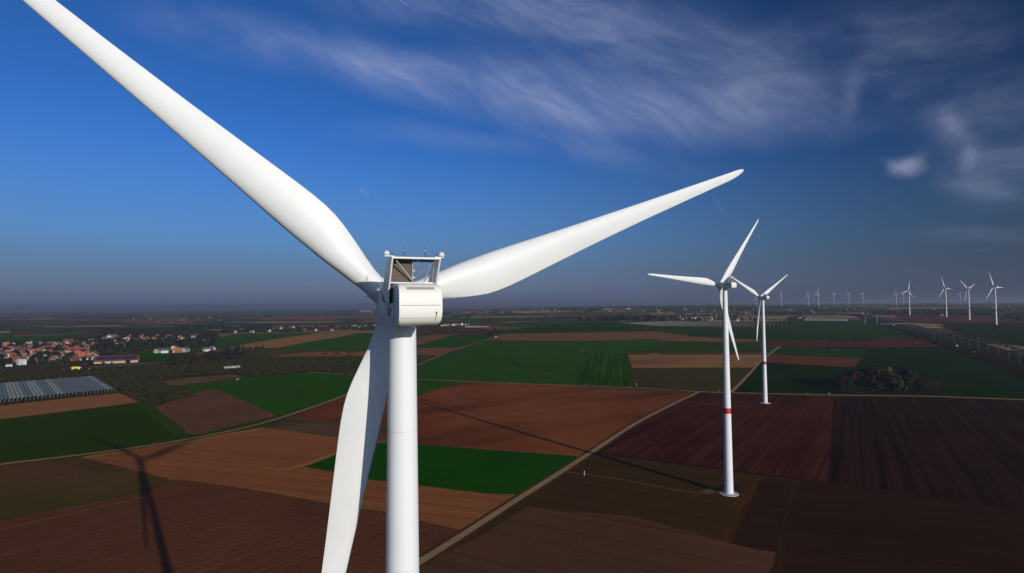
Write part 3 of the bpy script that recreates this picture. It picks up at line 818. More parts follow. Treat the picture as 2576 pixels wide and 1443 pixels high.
strip('lane', 'diagonal lane running down to the tower foot', DIAG, 3.8, road_m)
strip('lane', 'short lane climbing from the crossroads to the right', [(1840, 988), (1858, 970), (1885, 942), (1912, 912), (1936, 892), (1962, 873)], 4, road_m)
strip('track', 'thin access track to the second turbine', [(1418, 1188), (1550, 1206), (1700, 1234), (1770, 1242), (1812, 1240)], 1.6, dirt_m)
strip('track', 'faint access track to the crossroads turbine', [(1700, 1012), (1800, 1018), (1885, 1025)], 2.2, dirt_m)
strip('track', 'thin tan grass line across the dark ploughland', [(-100, 1356), (0, 1334), (140, 1303), (230, 1283), (400, 1243)], .7, FM('straw', (.30, .17, .06), (.38, .23, .09), 0, 2, .6, .5), 'track')
strip('track', 'pale headland line in the wheat field', [(1650, 858), (1668, 866), (1688, 873)], 3, dirt_m)
strip('track', 'farm track down the middle slope', [(1620, 820), (1660, 830), (1740, 849)], 4, dirt_m)
for pts in ([(1308, 893), (1318, 886), (1330, 881)], [(1465, 888), (1468, 882), (1472, 876)]):
    strip('track', 'short pale scrape of bare soil in the green field', pts, 3, FM('scrape', (.16, .14, .06), (.2, .17, .08)))

# ---------------------------------------------------------------- motorway
MEDIAN = [(2760, 992), (2640, 943), (2568, 915), (2503, 894), (2452, 879), (2410, 866), (2361, 852), (2323, 838), (2283, 826), (2250, 816), (2212, 806), (2170, 796), (2110, 788)]
med = smooth_path(MEDIAN, 8)


def offset(path, d):
    out = []
    for k, p in enumerate(path):
        a, b = path[max(0, k - 1)], path[min(len(path) - 1, k + 1)]
        t = (b - a).normalized(); out.append(p + Vector((-t.y, t.x)) * d)
    return out


bank = FM('embankment', (.010, .014, .008), (.02, .024, .012), 0, 6, .5, .6)
strip('embankment', 'dark overgrown banks of the motorway', None, 78, bank, 'embankment', path=med)
strip('motorway', 'near carriageway of the motorway', None, 13, asphalt, 'motorway', path=offset(med, 17))
strip('motorway', 'far carriageway of the motorway', None, 13, asphalt, 'motorway', path=offset(med, -17))
paint = simple('road_paint', (.13, .13, .13), .8)
for d, lab in ((22.5, 'white edge line on the near side of the motorway'), (11.5, 'white inner line of the near carriageway'), (-11.5, 'white inner line of the far carriageway'), (-22.5, 'white edge line on the far side of the motorway')):
    strip('road_line', lab, None, .6, paint, 'road marking', path=offset(med, d))


def rail(path, h, w, label, name, mat, cat):
    m = MB(); ring = []
    for p in path:
        z = terrain(*p) + .4 + .5 * sstep(1500, 3000, p.length)
        ring.append(p)
    L = ribbon_pts(path, w); k = len(L) // 2
    rr = []
    for j in range(k):
        a, b = L[j], L[len(L) - 1 - j]; z = terrain(a[0], a[1]) + .3 + .5 * sstep(1500, 3000, a.length)
        rr.append([Vector((a[0], a[1], z)), Vector((b[0], b[1], z)), Vector((b[0], b[1], z + h)), Vector((a[0], a[1], z + h))])
    m.loft(rr)
    return tag(ob(name, m.mesh(name, mat)), label, cat)


rail(offset(med, -26), 1.1, .8, 'pale concrete barrier wall beyond the far carriageway', 'barrier_wall', simple('dim_concrete', (.10, .095, .09), .9, .15, .3), 'barrier')
rail(offset(med, 5), .9, .5, 'low grey guard rail in the motorway median', 'guard_rail', simple('dull_steel', (.09, .09, .095), .7, .1, 1), 'guard rail')
UP = [(2760, 930), (2640, 899), (2576, 882), (2519, 867), (2452, 851), (2415, 841), (2392, 834), (2376, 825), (2364, 820), (2340, 818), (2213, 817)]
strip('road', 'minor road along the top of the cutting', UP, 5, FM('road_dim', (.16, .13, .11), (.2, .165, .14), 0, 3, .4, .4))


def bridge():
    a, b = G(2213, 817), G(2372, 818.5)
    za, zb = terrain(*a) + 1, terrain(*b) + 1
    t = empty('bridge', (a.x, a.y, za), 0, 'pale concrete road bridge crossing the motorway cutting', 'bridge')
    L = (b - a); n_ = Vector((-L.y, L.x)).normalized()
    def B(s, o, z): p = L * s + n_ * o; return Vector((p.x, p.y, z + (zb - za) * s + 2.5 * math.sin(math.pi * s)))
    m = MB(); m.loft([[B(s, -4, 0), B(s, 4, 0), B(s, 4, -1.3), B(s, -4, -1.3)] for s in [k / 12 for k in range(13)]])
    ob('deck', m.mesh('deck', simple('bridge_concrete', (.26, .25, .23), .9, .1, .3)), t)
    for o in (-4.1, 4.1):
        m = MB(); m.loft([[B(s, o - .1, .95), B(s, o + .1, .95), B(s, o + .1, -.2), B(s, o - .1, -.2)] for s in [k / 12 for k in range(13)]])
        ob('parapet', m.mesh('parapet', simple('parapet_concrete', (.24, .23, .21), .9, .1, .3)), t)
    for s in (.32, .5, .68):
        p = B(s, 0, -1.3); m = MB(); m.box((p.x, p.y, p.z / 2 - 2), (1.2, 1.2, p.z + 6)); ob('pier', m.mesh('pier', concrete), t)


bridge()


def lamp_meshes():
    m = MB(); m.tube((0, 0, 0), (0, 0, 14), .16, .10, 8)
    a = m.mesh('pole', lamp_grey)
    m = MB(); m.tube((-2.2, 0, 14.2), (2.2, 0, 14.2), .1, None, 6); b = m.mesh('arm', lamp_grey)
    m = MB(); m.loft([rrect(.22, 13.95, 14.15, .08, -.5, 2), rrect(.28, 13.92, 14.2, .08, .0, 2), rrect(.2, 13.98, 14.15, .06, .5, 2)])
    c = m.mesh('lamp_head', lamp_grey); c.transform(Matrix.Rotation(R(90), 4, 'Z')); c2 = c.copy(); c.transform(Matrix.Translation((2.3, 0, 0))); c2.transform(Matrix.Translation((-2.3, 0, 0)))
    return a, b, c, c2


lamp_grey = simple('lamp_grey', (.24, .24, .24), .6, .1)
LM = lamp_meshes()
lamps = []
dists = [0]
for p, q in zip(med, med[1:]): dists.append(dists[-1] + (q - p).length)
s = 10
while s < dists[-1] - 20 and len(lamps) < 44:
    k = max(j for j in range(len(dists)) if dists[j] <= s)
    u = (s - dists[k]) / max(.01, dists[min(k + 1, len(dists) - 1)] - dists[k])
    p = med[k].lerp(med[min(k + 1, len(med) - 1)], u); d = (med[min(k + 1, len(med) - 1)] - med[k]).normalized()
    o = empty('street_lamp', (p.x, p.y, terrain(*p) + .3), math.atan2(d.y, d.x) + math.pi / 2, None, 'street lamp', 'double-arm lamps along the motorway median')
    for n_, me in zip(('pole', 'arm', 'lamp_head', 'lamp_head'), LM): ob(n_, me, o)
    lamps.append(o); s += 42
count_labels(lamps, 'grey double-arm lamp in the motorway median, {o} counted from the right', lambda o: -bearing(o))
for (px, py, h), lab in (((2242, 816.5, 22), 'white pole with a small head left of the motorway, left of two'), ((2206, 816, 20), 'white pole beside the motorway bridge end, right of two')):
    px = 1932 + (980 if 'left of two' in lab else 1100) / 4; py = 644 + 688 / 4
    g = G(px, py); k = g.y / F
    o = empty('light_mast', (g.x, g.y, terrain(*g)), 0, lab, 'mast', 'white poles beside the motorway')
    m = MB(); m.tube((0, 0, 0), (0, 0, 20 * k), .35, .25, 8); ob('pole', m.mesh('mast_pole', white), o)
    m = MB(); m.box((0, 0, 20 * k + .3), (1.6, .8, .7)); ob('lamp_head', m.mesh('mast_head', white), o)


def vehicle(name, p, rz, L, W_, H_, paint_, label, cat, box=False):
    o = empty(name, (p.x, p.y, terrain(*p) + .75), rz, label, cat)
    m = MB()
    if box:
        m.loft([rrect(W_ / 2, .9, H_, .1, -L / 2, 2), rrect(W_ / 2, .9, H_, .1, L / 2 - 2.6, 2)])
        ob('cargo_box', m.mesh('cargo_box', paint_[0]), o)
        m = MB(); m.loft([rrect(W_ / 2 * .96, .6, H_ * .82, .15, L / 2 - 2.4, 2), rrect(W_ / 2 * .96, .6, H_ * .82, .15, L / 2 - .5, 2), rrect(W_ / 2 * .92, .6, H_ * .5, .15, L / 2, 2)])
        ob('cab', m.mesh('cab', paint_[1]), o)
    else:
        m.loft([rrect(W_ / 2 * .92, .4, H_ * .55, .12, -L / 2, 3), rrect(W_ / 2, .3, H_ * .6, .15, -L / 2 + .4, 3), rrect(W_ / 2, .3, H_ * .6, .15, L / 2 - .7, 3), rrect(W_ / 2 * .9, .4, H_ * .48, .12, L / 2, 3)])
        ob('body', m.mesh('body', paint_[0]), o)
        m = MB(); m.loft([rrect(W_ / 2 * .84, H_ * .58, H_ * .62, .05, -L * .46, 3), rrect(W_ / 2 * .84, H_ * .58, H_, .15, -L * .32, 3), rrect(W_ / 2 * .84, H_ * .58, H_ * .98, .15, L * .08, 3), rrect(W_ / 2 * .84, H_ * .58, H_ * .62, .05, L * .25, 3)])
        ob('window', m.mesh('window', darkp), o)
    for x in (-1, 1):
        for y in (-.3, .32):
            m = MB(); m.tube((x * (W_ / 2 - .25), y * L, .36), (x * (W_ / 2 - .02), y * L, .36), .36, None, 12); ob('wheel', m.mesh('wheel', darkp), o)
    return o


carw = simple('white_car_paint', (.75, .75, .75), .3, .02)
card = simple('grey_car_paint', (.12, .13, .15), .3, .05)
yellow = simple('yellow_tarpaulin', (.75, .55, .01), .5, .05)
near_c = offset(med, 17)


def on_path(path, px):
    best = min(path, key=lambda p: abs((p.x / p.y) - (ray(px, 880).x / ray(px, 880).y)))
    k = path.index(best); d = path[min(k + 1, len(path) - 1)] - path[max(0, k - 1)]
    return best, math.atan2(d.y, d.x) - math.pi / 2


for px, L, W_, H_, pt, lab, cat, bx in ((2407, 7.5, 2.3, 3, (carw, carw), 'large white van on the near carriageway of the motorway', 'van', True), (2450, 4.6, 1.9, 1.6, (carw,), 'small white car behind the van on the motorway', 'car', False),
                                 (2250, 9, 2.5, 3.4, (carw, card), 'white lorry just this side of the motorway bridge', 'lorry', True), (2346, 4.5, 1.9, 1.6, (card,), 'dark grey car passing the bushes on the motorway', 'car', False)):
    p, a = on_path(near_c, px); vehicle('van' if cat == 'van' else cat, p, a, L, W_, H_, pt, lab, cat, bx)
p, a = on_path(offset(med, -17), 2300); vehicle('car', p, a, 4.5, 1.9, 1.6, (carw,), 'white car on the far carriageway beyond the bridge', 'car')

# ---------------------------------------------------------------- trees
def leaf_mat(name, c1, c2):
    m, t, p = nt(name)
    tc = node(t, 'ShaderNodeTexCoord'); n = node(t, 'ShaderNodeTexNoise'); n.inputs['Scale'].default_value = .45; n.inputs['Detail'].default_value = 3
    t.links.new(tc.outputs['Object'], n.inputs['Vector'])
    oi = node(t, 'ShaderNodeObjectInfo')
    f = math_(t, 'ADD', math_(t, 'MULTIPLY', math_(t, 'SUBTRACT', n.outputs['Fac'], .5), 1.8), math_(t, 'MULTIPLY', oi.outputs['Random'], .9), True)
    x = node(t, 'ShaderNodeMix', data_type='RGBA'); t.links.new(f, x.inputs[0]); x.inputs[6].default_value = rgb([v * .6 for v in c1]); x.inputs[7].default_value = rgb([v * .6 for v in c2])
    t.links.new(x.outputs[2], p.inputs['Base Color']); p.inputs['Roughness'].default_value = .9; p.inputs['Specular IOR Level'].default_value = .05
    return m


LEAF = {'dark green': leaf_mat('leaf_dark', (.016, .026, .012), (.036, .048, .018)), 'olive': leaf_mat('leaf_olive', (.035, .038, .014), (.062, .058, .02)),
        'rust-brown': leaf_mat('leaf_rust', (.048, .028, .014), (.095, .045, .02)), 'yellow-green': leaf_mat('leaf_yellow', (.12, .10, .02), (.20, .15, .03)),
        'purple-brown': leaf_mat('leaf_purple', (.035, .018, .018), (.06, .028, .024))}
bark = simple('bark', (.06, .045, .032), .9, .3, 3)


def crown_mesh(name, seed, lobes=7, n=420, tall=1.0, mat=None):
    """unit tree 10 m tall: leaf clumps through a lumpy volume"""
    r = random.Random(seed); L = []
    for k in range(lobes):
        a = r.uniform(0, 6.28); q = r.uniform(.5, 2.4)
        L.append((Vector((q * math.cos(a), q * math.sin(a), r.uniform(2.4, 7.6))), r.uniform(1.5, 2.5)))
    L.append((Vector((0, 0, 5.6)), 2.5)); L.append((Vector((r.uniform(-.6, .6), r.uniform(-.6, .6), 8.3)), 1.5))
    vs, fs = [], []
    for k in range(n):
        c, q = r.choice(L)
        d = Vector((r.gauss(0, 1), r.gauss(0, 1), r.gauss(0, 1))).normalized()
        p = c + d * q * r.uniform(.55, 1.08)
        nn = (d + Vector((r.uniform(-.6, .6), r.uniform(-.6, .6), r.uniform(-.3, .8)))).normalized()
        u = nn.orthogonal().normalized(); w = nn.cross(u); sz = r.uniform(.4, .85)
        a = r.uniform(0, 6.28); u, w = u * math.cos(a) + w * math.sin(a), w * math.cos(a) - u * math.sin(a)
        b = len(vs); vs += [p + u * sz, p + w * sz * .8, p - u * sz, p - w * sz * .7 + nn * .1]; fs.append((b, b + 1, b + 2, b + 3))
    if tall != 1:
        vs = [Vector((v.x * .6, v.y * .6, v.z * tall)) for v in vs]
    return mesh(name, vs, fs, mat)


def trunk_mesh():
    m = MB(); m.tube((0, 0, -.4), (0.1, 0, 4.5), .32, .2, 7); m.tube((.1, 0, 4.3), (.2, .1, 8), .2, .05, 6)
    for k in range(5):
        a = k * 1.3; m.tube((.1, 0, 3 + k * .6), (1.7 * math.cos(a), 1.7 * math.sin(a), 5.2 + k * .6), .1, .03, 5)
    return m.mesh('trunk', bark)


TRK = trunk_mesh()
CROWN = {c: [crown_mesh('crown', 10 * i + j, 7 + j, 520, 1.0, LEAF[c]) for j in range(4)] for i, c in enumerate(LEAF)}
POPLAR = {c: crown_mesh('crown_poplar', 90 + i, 7, 380, 1.15, LEAF[c]) for i, c in enumerate(LEAF)}
BLOB_V, BLOB_F = None, None
bmt = bmesh.new(); bmesh.ops.create_icosphere(bmt, subdivisions=1, radius=1)
BLOB_V = [v.co.copy() for v in bmt.verts]; BLOB_F = [tuple(v.index for v in f.verts) for f in bmt.faces]; bmt.free()


def tree(p, h, c, group, label=None, poplar=False, name='tree', cat='tree', wide=1.0):
    o = empty(name, (p[0], p[1], terrain(p[0], p[1]) - .1), rng.uniform(0, 6.28), label, cat, group)
    k = h / 10; o.scale = (k * wide * rng.uniform(1.1, 1.5), k * wide * rng.uniform(1.1, 1.5), k)
    ob('crown', POPLAR[c] if poplar else rng.choice(CROWN[c]), o)
    ob('trunk', TRK, o)
    o['tint'] = c
    return o


def tree_group(spots, group, where, key=bearing, first='from the left'):
    """spots: (px, py, height px, colour); py is the foot of the tree"""
    out = {}
    for px, py, hp, c in spots:
        g = G(px, py); h = hp * g.y / F
        out.setdefault(c, []).append(tree(g, max(2.5, h), c, group))
    for c, objs in out.items():
        count_labels(objs, c + ' tree ' + where + ', {o} such ' + first, key)
        for o in objs: del o['tint']


COLS = list(LEAF)


def scatter(n, box, hp, weights, jitter=True):
    out = []
    for k in range(n):
        px = rng.uniform(box[0], box[2]); t = (px - box[0]) / max(1, box[2] - box[0])
        py = rng.uniform(box[1], box[3]) if len(box) == 4 else rng.uniform(box[1] + (box[4] - box[1]) * t, box[3] + (box[5] - box[3]) * t)
        out.append((px, py, rng.uniform(*hp), rng.choices(COLS, weights)[0]))
    return out


# clump at the right: dark olive with rust patches
clump = []
for k in range(38):
    px = 2120 + 232 * (k + rng.uniform(.1, .9)) / 38
    arch = 1 - .35 * abs((px - 2235) / 120) ** 3
    clump.append((px, rng.uniform(972, 990) + (px - 2235) * .004, rng.uniform(30, 54) * arch, rng.choices(COLS, (8, 1.5, 2, .2, 2.5))[0]))
tree_group(clump, 'trees of the copse beside the lane', 'in the copse by the right lane')
tree_group([(2092 + k * 10 + rng.uniform(-4, 4), rng.uniform(857, 861), rng.uniform(6, 12), rng.choices(COLS, (5, 2, 2, 0, 2))[0]) for k in range(11)], 'bushes of the thicket in the dark field', 'of the low thicket in the green field')
tree_group([(2278 + k * 5.5 + rng.uniform(-3, 3), 838 + k * 1.9 + rng.uniform(-2, 8), rng.uniform(7, 13), 'dark green') for k in range(16)], 'bushes on the motorway bank', 'on the near bank of the motorway')
tree_group([(2420 + k * 16, 846 + k * 4.6 + rng.uniform(-3, 3), rng.uniform(5, 10), 'dark green' if k % 3 else 'purple-brown') for k in range(10)], 'bushes beyond the motorway', 'on the far bank of the motorway')
tree_group([(2505, 838, 13, 'dark green'), (2540, 855, 8, 'dark green'), (2470, 842, 6, 'dark green'), (2560, 812, 14, 'dark green')], 'lone bushes beyond the motorway', 'standing alone beyond the motorway')
tree_group([(599, 880, 11, 'dark green'), (611, 880, 10, 'purple-brown'), (629, 879, 7, 'dark green'), (645, 881, 11, 'purple-brown'), (653, 881, 9, 'dark green'), (662, 877, 7, 'dark green')], 'bushes at the tip of the tan field', 'at the tip of the tan field')
tree_group([(1238, 850, 15, 'dark green'), (1245, 842, 17, 'rust-brown'), (1228, 846, 12, 'purple-brown'), (1262, 843, 6, 'dark green'), (1233, 842, 10, 'dark green')] + [(1096 + k * 9.5, 838 + rng.uniform(-1, 4), rng.uniform(5, 9), rng.choice(['dark green', 'dark green', 'olive', 'purple-brown'])) for k in range(14)], 'hedgerow trees at the lane end', 'in the hedgerow at the lane end')
tree_group([(1246, 806, 6, 'dark green'), (1235, 808, 8, 'dark green'), (1250, 812, 7, 'olive'), (1270, 809, 5, 'dark green'), (1180, 802, 8, 'dark green'), (1172, 801, 6, 'olive'), (1290, 806, 5, 'olive')], 'small trees on the far slope', 'on the far slope right of the nacelle')
# wooded knoll in the orchard
tree_group([(430 + rng.uniform(0, 185), 0, rng.uniform(14, 24), rng.choices(COLS, (5, 2, 3, 0, 2))[0]) for k in range(44)] and
           [(px, 922 - 20 * (px - 430) / 190 + rng.uniform(-14, 3), rng.uniform(13, 21), rng.choices(COLS, (5, 2, 3, 0, 2))[0]) for px in [430 + 190 * (k + rng.random()) / 44 for k in range(44)]],
           'trees of the wooded knoll in the orchard', 'on the wooded knoll above the orchard')
tree_group([(305 + k * 16, 0, 0, '') for k in ()] + [(322, 916, 13, 'dark green'), (372, 912, 7, 'rust-brown'), (360, 912, 6, 'olive'), (240, 912, 14, 'rust-brown'), (260, 917, 9, 'yellow-green'), (280, 918, 8, 'yellow-green'), (395, 912, 8, 'rust-brown')], 'trees around the solar hall', 'beside the solar-roofed hall')
# village trees
big = [(80, 917, 20, 'dark green'), (5, 922, 14, 'dark green'), (184, 905, 17, 'purple-brown'), (211, 913, 15, 'dark green'), (235, 904, 11, 'dark green'), (205, 893, 14, 'dark green'), (280, 884, 22, 'dark green'), (300, 882, 18, 'dark green'), (325, 878, 17, 'dark green'),
       (270, 896, 15, 'purple-brown'), (290, 893, 14, 'purple-brown'), (250, 891, 12, 'purple-brown'), (154, 880, 13, 'yellow-green'), (170, 878, 13, 'olive'), (190, 876, 15, 'dark green'), (128, 876, 11, 'dark green'), (310, 866, 9, 'yellow-green')]
vt = big + scatter(62, (0, 864, 330, 915, 856, 892), (7, 13), (5, 3, 2, 1, 2)) + scatter(42, (330, 848, 545, 880, 842, 868), (8, 16), (6, 3, 2, 1, 1)) + scatter(12, (440, 868, 545, 884, 860, 876), (10, 17), (8, 2, 0, 0, 1))
tree_group(vt, 'trees in the village', 'among the village houses')
# far villages
tree_group(scatter(22, (560, 832, 960, 836, 822, 829), (6, 13), (4, 3, 4, 1, 2)), 'trees along the far village street', 'along the street of the far village')
tree_group([(1458 + 232 * (k + rng.random()) / 34, 809 + rng.uniform(-2, 1), rng.uniform(9, 16), rng.choices(COLS, (3, 4, 1, 6, 0))[0]) for k in range(34)], 'trees of the tall belt behind the wheat', 'of the tall belt behind the wheat')
tree_group(scatter(14, (1690, 803, 1900, 811), (6, 11), (6, 3, 1, 1, 1)), 'trees around the right-hand hamlet', 'around the hamlet by the trellis rows')

# woods and hedges far off: masses nobody could count
FMAT = [LEAF['dark green'], LEAF['olive'], LEAF['rust-brown']]


def wood(label, boxes, n, h=(7, 13), seed=1, name='woodland'):
    r = random.Random(seed); m = MB()
    for b in boxes:
        for k in range(n):
            px = r.uniform(b[0], b[2]); py = r.uniform(b[1], b[3])
            g = G(px, py, 14000); z = terrain(*g); hh = r.uniform(*h); w = hh * r.uniform(.4, .75) * (1 + g.y / 9000)
            m.m = r.choices((0, 1, 2), (7, 2, 1))[0]
            vs = [Vector((g.x, g.y, z + hh * .5)) + Vector((v.x * w * r.uniform(.75, 1.2), v.y * w * r.uniform(.75, 1.2), v.z * hh * .55 * r.uniform(.75, 1.2))) for v in BLOB_V]
            m.add(vs, BLOB_F)
    return tag(ob(name, m.mesh(name, FMAT)), label, 'wood', None, 'stuff')


wood('dark block of woodland at the left edge behind the village', [(-60, 826, 112, 832)], 160, (9, 14), 3)
wood('regular dark block of fruit trees behind the village meadow', [(28, 832, 178, 841)], 330, (4, 6), 4)
wood('wooded belt behind the village roofs', [(230, 832, 460, 842), (440, 822, 700, 830)], 200, (8, 14), 5)
wood('long dark wood beyond the motorway', [(2205, 788, 2380, 793), (2360, 789, 2520, 795)], 260, (12, 20), 6)
wood('dark wood at the right edge beyond the motorway', [(2535, 797, 2640, 803)], 120, (12, 18), 7)
wood('hazy woods on the skyline', [(1408, 781, 1512, 783), (1380, 776, 1700, 779), (1700, 776, 2000, 779), (1000, 786, 1290, 790), (560, 792, 900, 797), (300, 796, 560, 800), (-60, 797, 330, 804), (2000, 776, 2240, 783), (1900, 788, 2040, 793), (2430, 776, 2640, 786)], 90, (8, 15), 8)
wood('scattered hedges and copses across the middle distance', [(150, 812, 420, 814), (700, 806, 760, 808), (860, 805, 930, 808), (1040, 797, 1180, 800), (1330, 800, 1470, 804), (1500, 795, 1700, 797), (1700, 788, 1870, 794), (1980, 800, 2030, 809), (2050, 783, 2200, 787), (1400, 786, 1500, 790)], 40, (5, 10), 9)

def thicket(label, box, n, h, seed):
    r = random.Random(seed); m = MB()
    for k in range(n):
        g = G(r.uniform(box[0], box[2]), r.uniform(box[1], box[3])); z = terrain(*g)
        m.m = r.choices((0, 1, 2), (8, 1, 2))[0]
        c = Vector((g.x, g.y, z + r.uniform(.2, 1) ** 1.5 * h)); d = Vector((r.gauss(0, 1), r.gauss(0, 1), r.gauss(.4, 1))).normalized()
        u = d.orthogonal().normalized(); w_ = d.cross(u); q = r.uniform(.4, .9)
        m.add([c + u * q, c + w_ * q, c - u * q, c - w_ * q * .8], [(0, 1, 2, 3)])
    return tag(ob('undergrowth', m.mesh('undergrowth', FMAT)), label, 'undergrowth', None, 'stuff')


thicket('dark undergrowth under the copse beside the lane', (2112, 978, 2360, 992), 5000, 7, 12)
wood('smaller trees standing between the village houses', [(-20, 866, 120, 922), (90, 862, 235, 916), (230, 852, 340, 890), (340, 846, 545, 872)], 30, (7, 13), 14, 'village_greenery')
wood('brown autumn trees behind the far village street', [(560, 834, 760, 837), (740, 829, 950, 833)], 70, (7, 13), 16, 'woodland')
wood('garden hedges and shrubs between the village houses', [(-20, 866, 230, 924), (230, 856, 330, 896), (330, 846, 545, 874)], 230, (3, 8), 10, 'shrubs')
# orchard: rows of fruit trees on wires
ROWA = gang((37, 960), (87, 995))


def inside(p, poly):
    c = False; n = len(poly); j = n - 1
    for i in range(n):
        a, b = poly[i], poly[j]
        if (a[1] > p[1]) != (b[1] > p[1]) and p[0] < (b[0] - a[0]) * (p[1] - a[1]) / (b[1] - a[1]) + a[0]: c = not c
        j = i
    return c


def rows(label, poly_px, ang, sp, h, w, mats, holes=(), seed=1, step=3.0, name='orchard_rows'):
    r = random.Random(seed); P = gpts(poly_px); H = [gpts(q) for q in holes]
    d = Vector((math.cos(ang), math.sin(ang))); n_ = Vector((-d.y, d.x))
    us = [p.dot(d) for p in P]; ws = [p.dot(n_) for p in P]
    m = MB(); v = min(ws)
    while v < max(ws):
        u = min(us); prev = None
        while u < max(us):
            p = d * u + n_ * v
            if inside(p, P) and not any(inside(p, q) for q in H):
                z = terrain(*p) + .3 * sstep(600, 1100, p.length); hh = h * r.uniform(.65, 1.15); ww = w * r.uniform(.6, 1.2); jt = n_ * r.uniform(-.3, .3)
                q = p + jt
                cur = [Vector((*(q - n_ * ww * .6), z)), Vector((*(q - n_ * ww), z + hh * .55)), Vector((*(q), z + hh)), Vector((*(q + n_ * ww), z + hh * .55)), Vector((*(q + n_ * ww * .6), z))]
                if prev:
                    m.m = r.choices(range(len(mats)), [5, 2, 1][:len(mats)])[0]
                    m.add(prev + cur, [(k, k + 1, k + 6, k + 5) for k in range(4)])
                prev = cur if r.random() > .06 else None
            else: prev = None
            u += step
        v += sp
    return tag(ob(name, m.mesh(name, mats)), label, 'orchard', None, 'stuff')


OL = [leaf_mat('fruit_leaf', (.080, .082, .016), (.12, .112, .026)), leaf_mat('fruit_leaf_brown', (.10, .066, .024), (.14, .09, .032)), LEAF['dark green']]
COVER = [(-260, 1040), (0, 1017), (290, 986), (234, 949), (-260, 985)]
PATCH = [(408, 962), (470, 950), (592, 942), (614, 950), (470, 970), (430, 973)]
rows('dark orchard rows between the village and the rain covers', [(-260, 945), (0, 928), (120, 921), (245, 929), (390, 918), (425, 923), (440, 948), (405, 962), (500, 998), (386, 1024), (345, 1010), (292, 985), (-260, 1060)], ROWA, 6.5, 3.2, 1.1, OL, [COVER, PATCH], 5)
rows('brown orchard rows between the knoll and the lane', [(425, 925), (620, 903), (672, 900), (905, 899), (905, 945), (785, 937), (600, 951), (470, 968), (440, 948)], ROWA, 6.5, 3.2, 1.1, OL, [PATCH], 6)
rows('small orchard block right of the tower', [(1040, 897), (1096, 897), (1046, 917)], ROWA, 6.5, 3, 1, OL, (), 7)
WIRE = [simple('trellis_net', (.11, .11, .095), .8, .1, .2)]
rows('pale netted trellis rows behind the wheat', [(1566, 814), (1700, 809), (1932, 813), (2030, 827), (1870, 825), (1650, 822)], gang((1790, 811), (1755, 824)), 11, 2.4, .8, WIRE, (), 8, 8, 'trellis_rows')


def rain_cover():
    A, B, C_ = G(290, 986), G(234, 949), G(-260, 1040)
    across = (C_ - A); L = across.length; ax = across.normalized(); al = (B - A)
    t = empty('rain_cover', (A.x, A.y, 0), 0, 'long grey and white striped plastic rain cover on posts over fruit rows', 'rain cover')
    n = 52; H_ = 3.6
    greyf = simple('grey_film', (.20, .22, .21), .8, .25, .12, spec=.1); palef = simple('pale_film', (.36, .36, .29), .8, .2, .12, spec=.1)
    for k in range(n):
        a0, a1, am = ax * (L * k / n), ax * (L * (k + .9) / n), ax * (L * (k + .45) / n)
        m = MB(); vs = []
        for j in range(9):
            b = al * (j / 8); zz = rng.uniform(-.12, .12)
            vs += [Vector((*(a0 + b), H_)), Vector((*(am + b), H_ + .75 + zz)), Vector((*(a1 + b), H_ + zz * .5))]
        fs = []
        for j in range(8):
            for q in range(2): fs.append((3 * j + q, 3 * j + q + 1, 3 * j + q + 4, 3 * j + q + 3))
        m.add(vs, fs)
        ob('film_panel', m.mesh('film_panel', palef if rng.random() < .36 else greyf), t)
    for k in range(n + 1):
        a0 = ax * (L * k / n); m = MB(); m.tube(Vector((*a0, -.2)), Vector((*a0, H_ + .1)), .16, .14, 6); ob('post', m.mesh('post', steel), t)


rain_cover()

# ---------------------------------------------------------------- buildings
WALL = {'brick': simple('brick', (.22, .10, .07), .9, .25, 3), 'cream': simple('cream_render', (.42, .34, .23), .9, .08, 1), 'white': simple('white_render', (.62, .61, .57), .8, .05, 1), 'grey': simple('grey_render', (.3, .29, .28), .9, .1, 1)}
ROOF = {'red': simple('red_tiles', (.26, .06, .042), .8, .25, 2), 'brown': simple('brown_tiles', (.13, .065, .05), .85, .25, 2), 'grey': simple('slate', (.09, .09, .10), .7, .2, 2), 'orange': simple('orange_tiles', (.45, .12, .05), .8, .2, 2)}
glass = simple('window_glass', (.03, .035, .04), .1, .1, 1)


def house_meshes(L, W_, H_, RH, wall, roof):
    m = MB(); x, y = L / 2, W_ / 2
    vs = [(-x, -y, -1), (x, -y, -1), (x, y, -1), (-x, y, -1), (-x, -y, H_), (x, -y, H_), (x, y, H_), (-x, y, H_), (-x, 0, H_ + RH), (x, 0, H_ + RH)]
    m.add(vs, [(0, 1, 5, 4), (2, 3, 7, 6), (1, 2, 6, 9, 5), (3, 0, 4, 8, 7), (3, 2, 1, 0)])
    w = m.mesh('wall', WALL[wall])
    m = MB(); e = .45; k = RH / y
    for s in (-1, 1):
        a = [(-x - e, s * (y + e), H_ - e * k + .05), (x + e, s * (y + e), H_ - e * k + .05), (x + e, 0, H_ + RH + .05), (-x - e, 0, H_ + RH + .05)]
        b = [(p[0], p[1], p[2] + .22) for p in a]
        if s > 0: a, b = a[::-1], b[::-1]
        m.add(a + b, [(3, 2, 1, 0), (4, 5, 6, 7), (0, 1, 5, 4), (1, 2, 6, 5), (2, 3, 7, 6), (3, 0, 4, 7)])
    rf = m.mesh('roof', ROOF[roof])
    m = MB()
    for s in (-1, 1):
        for q in (-.3, 0, .3): m.box((q * L, s * (y + .02), H_ * .45), (1.3, .1, 1.4))
        m.box((s * (x + .02), 0, H_ * .5), (.1, 1.3, 1.4))
    wd = m.mesh('window', glass)
    m = MB(); m.box((x * .5, .3, H_ + RH + .5), (.8, .8, 1.6)); ch = m.mesh('chimney', WALL['brick'])
    return w, rf, wd, ch


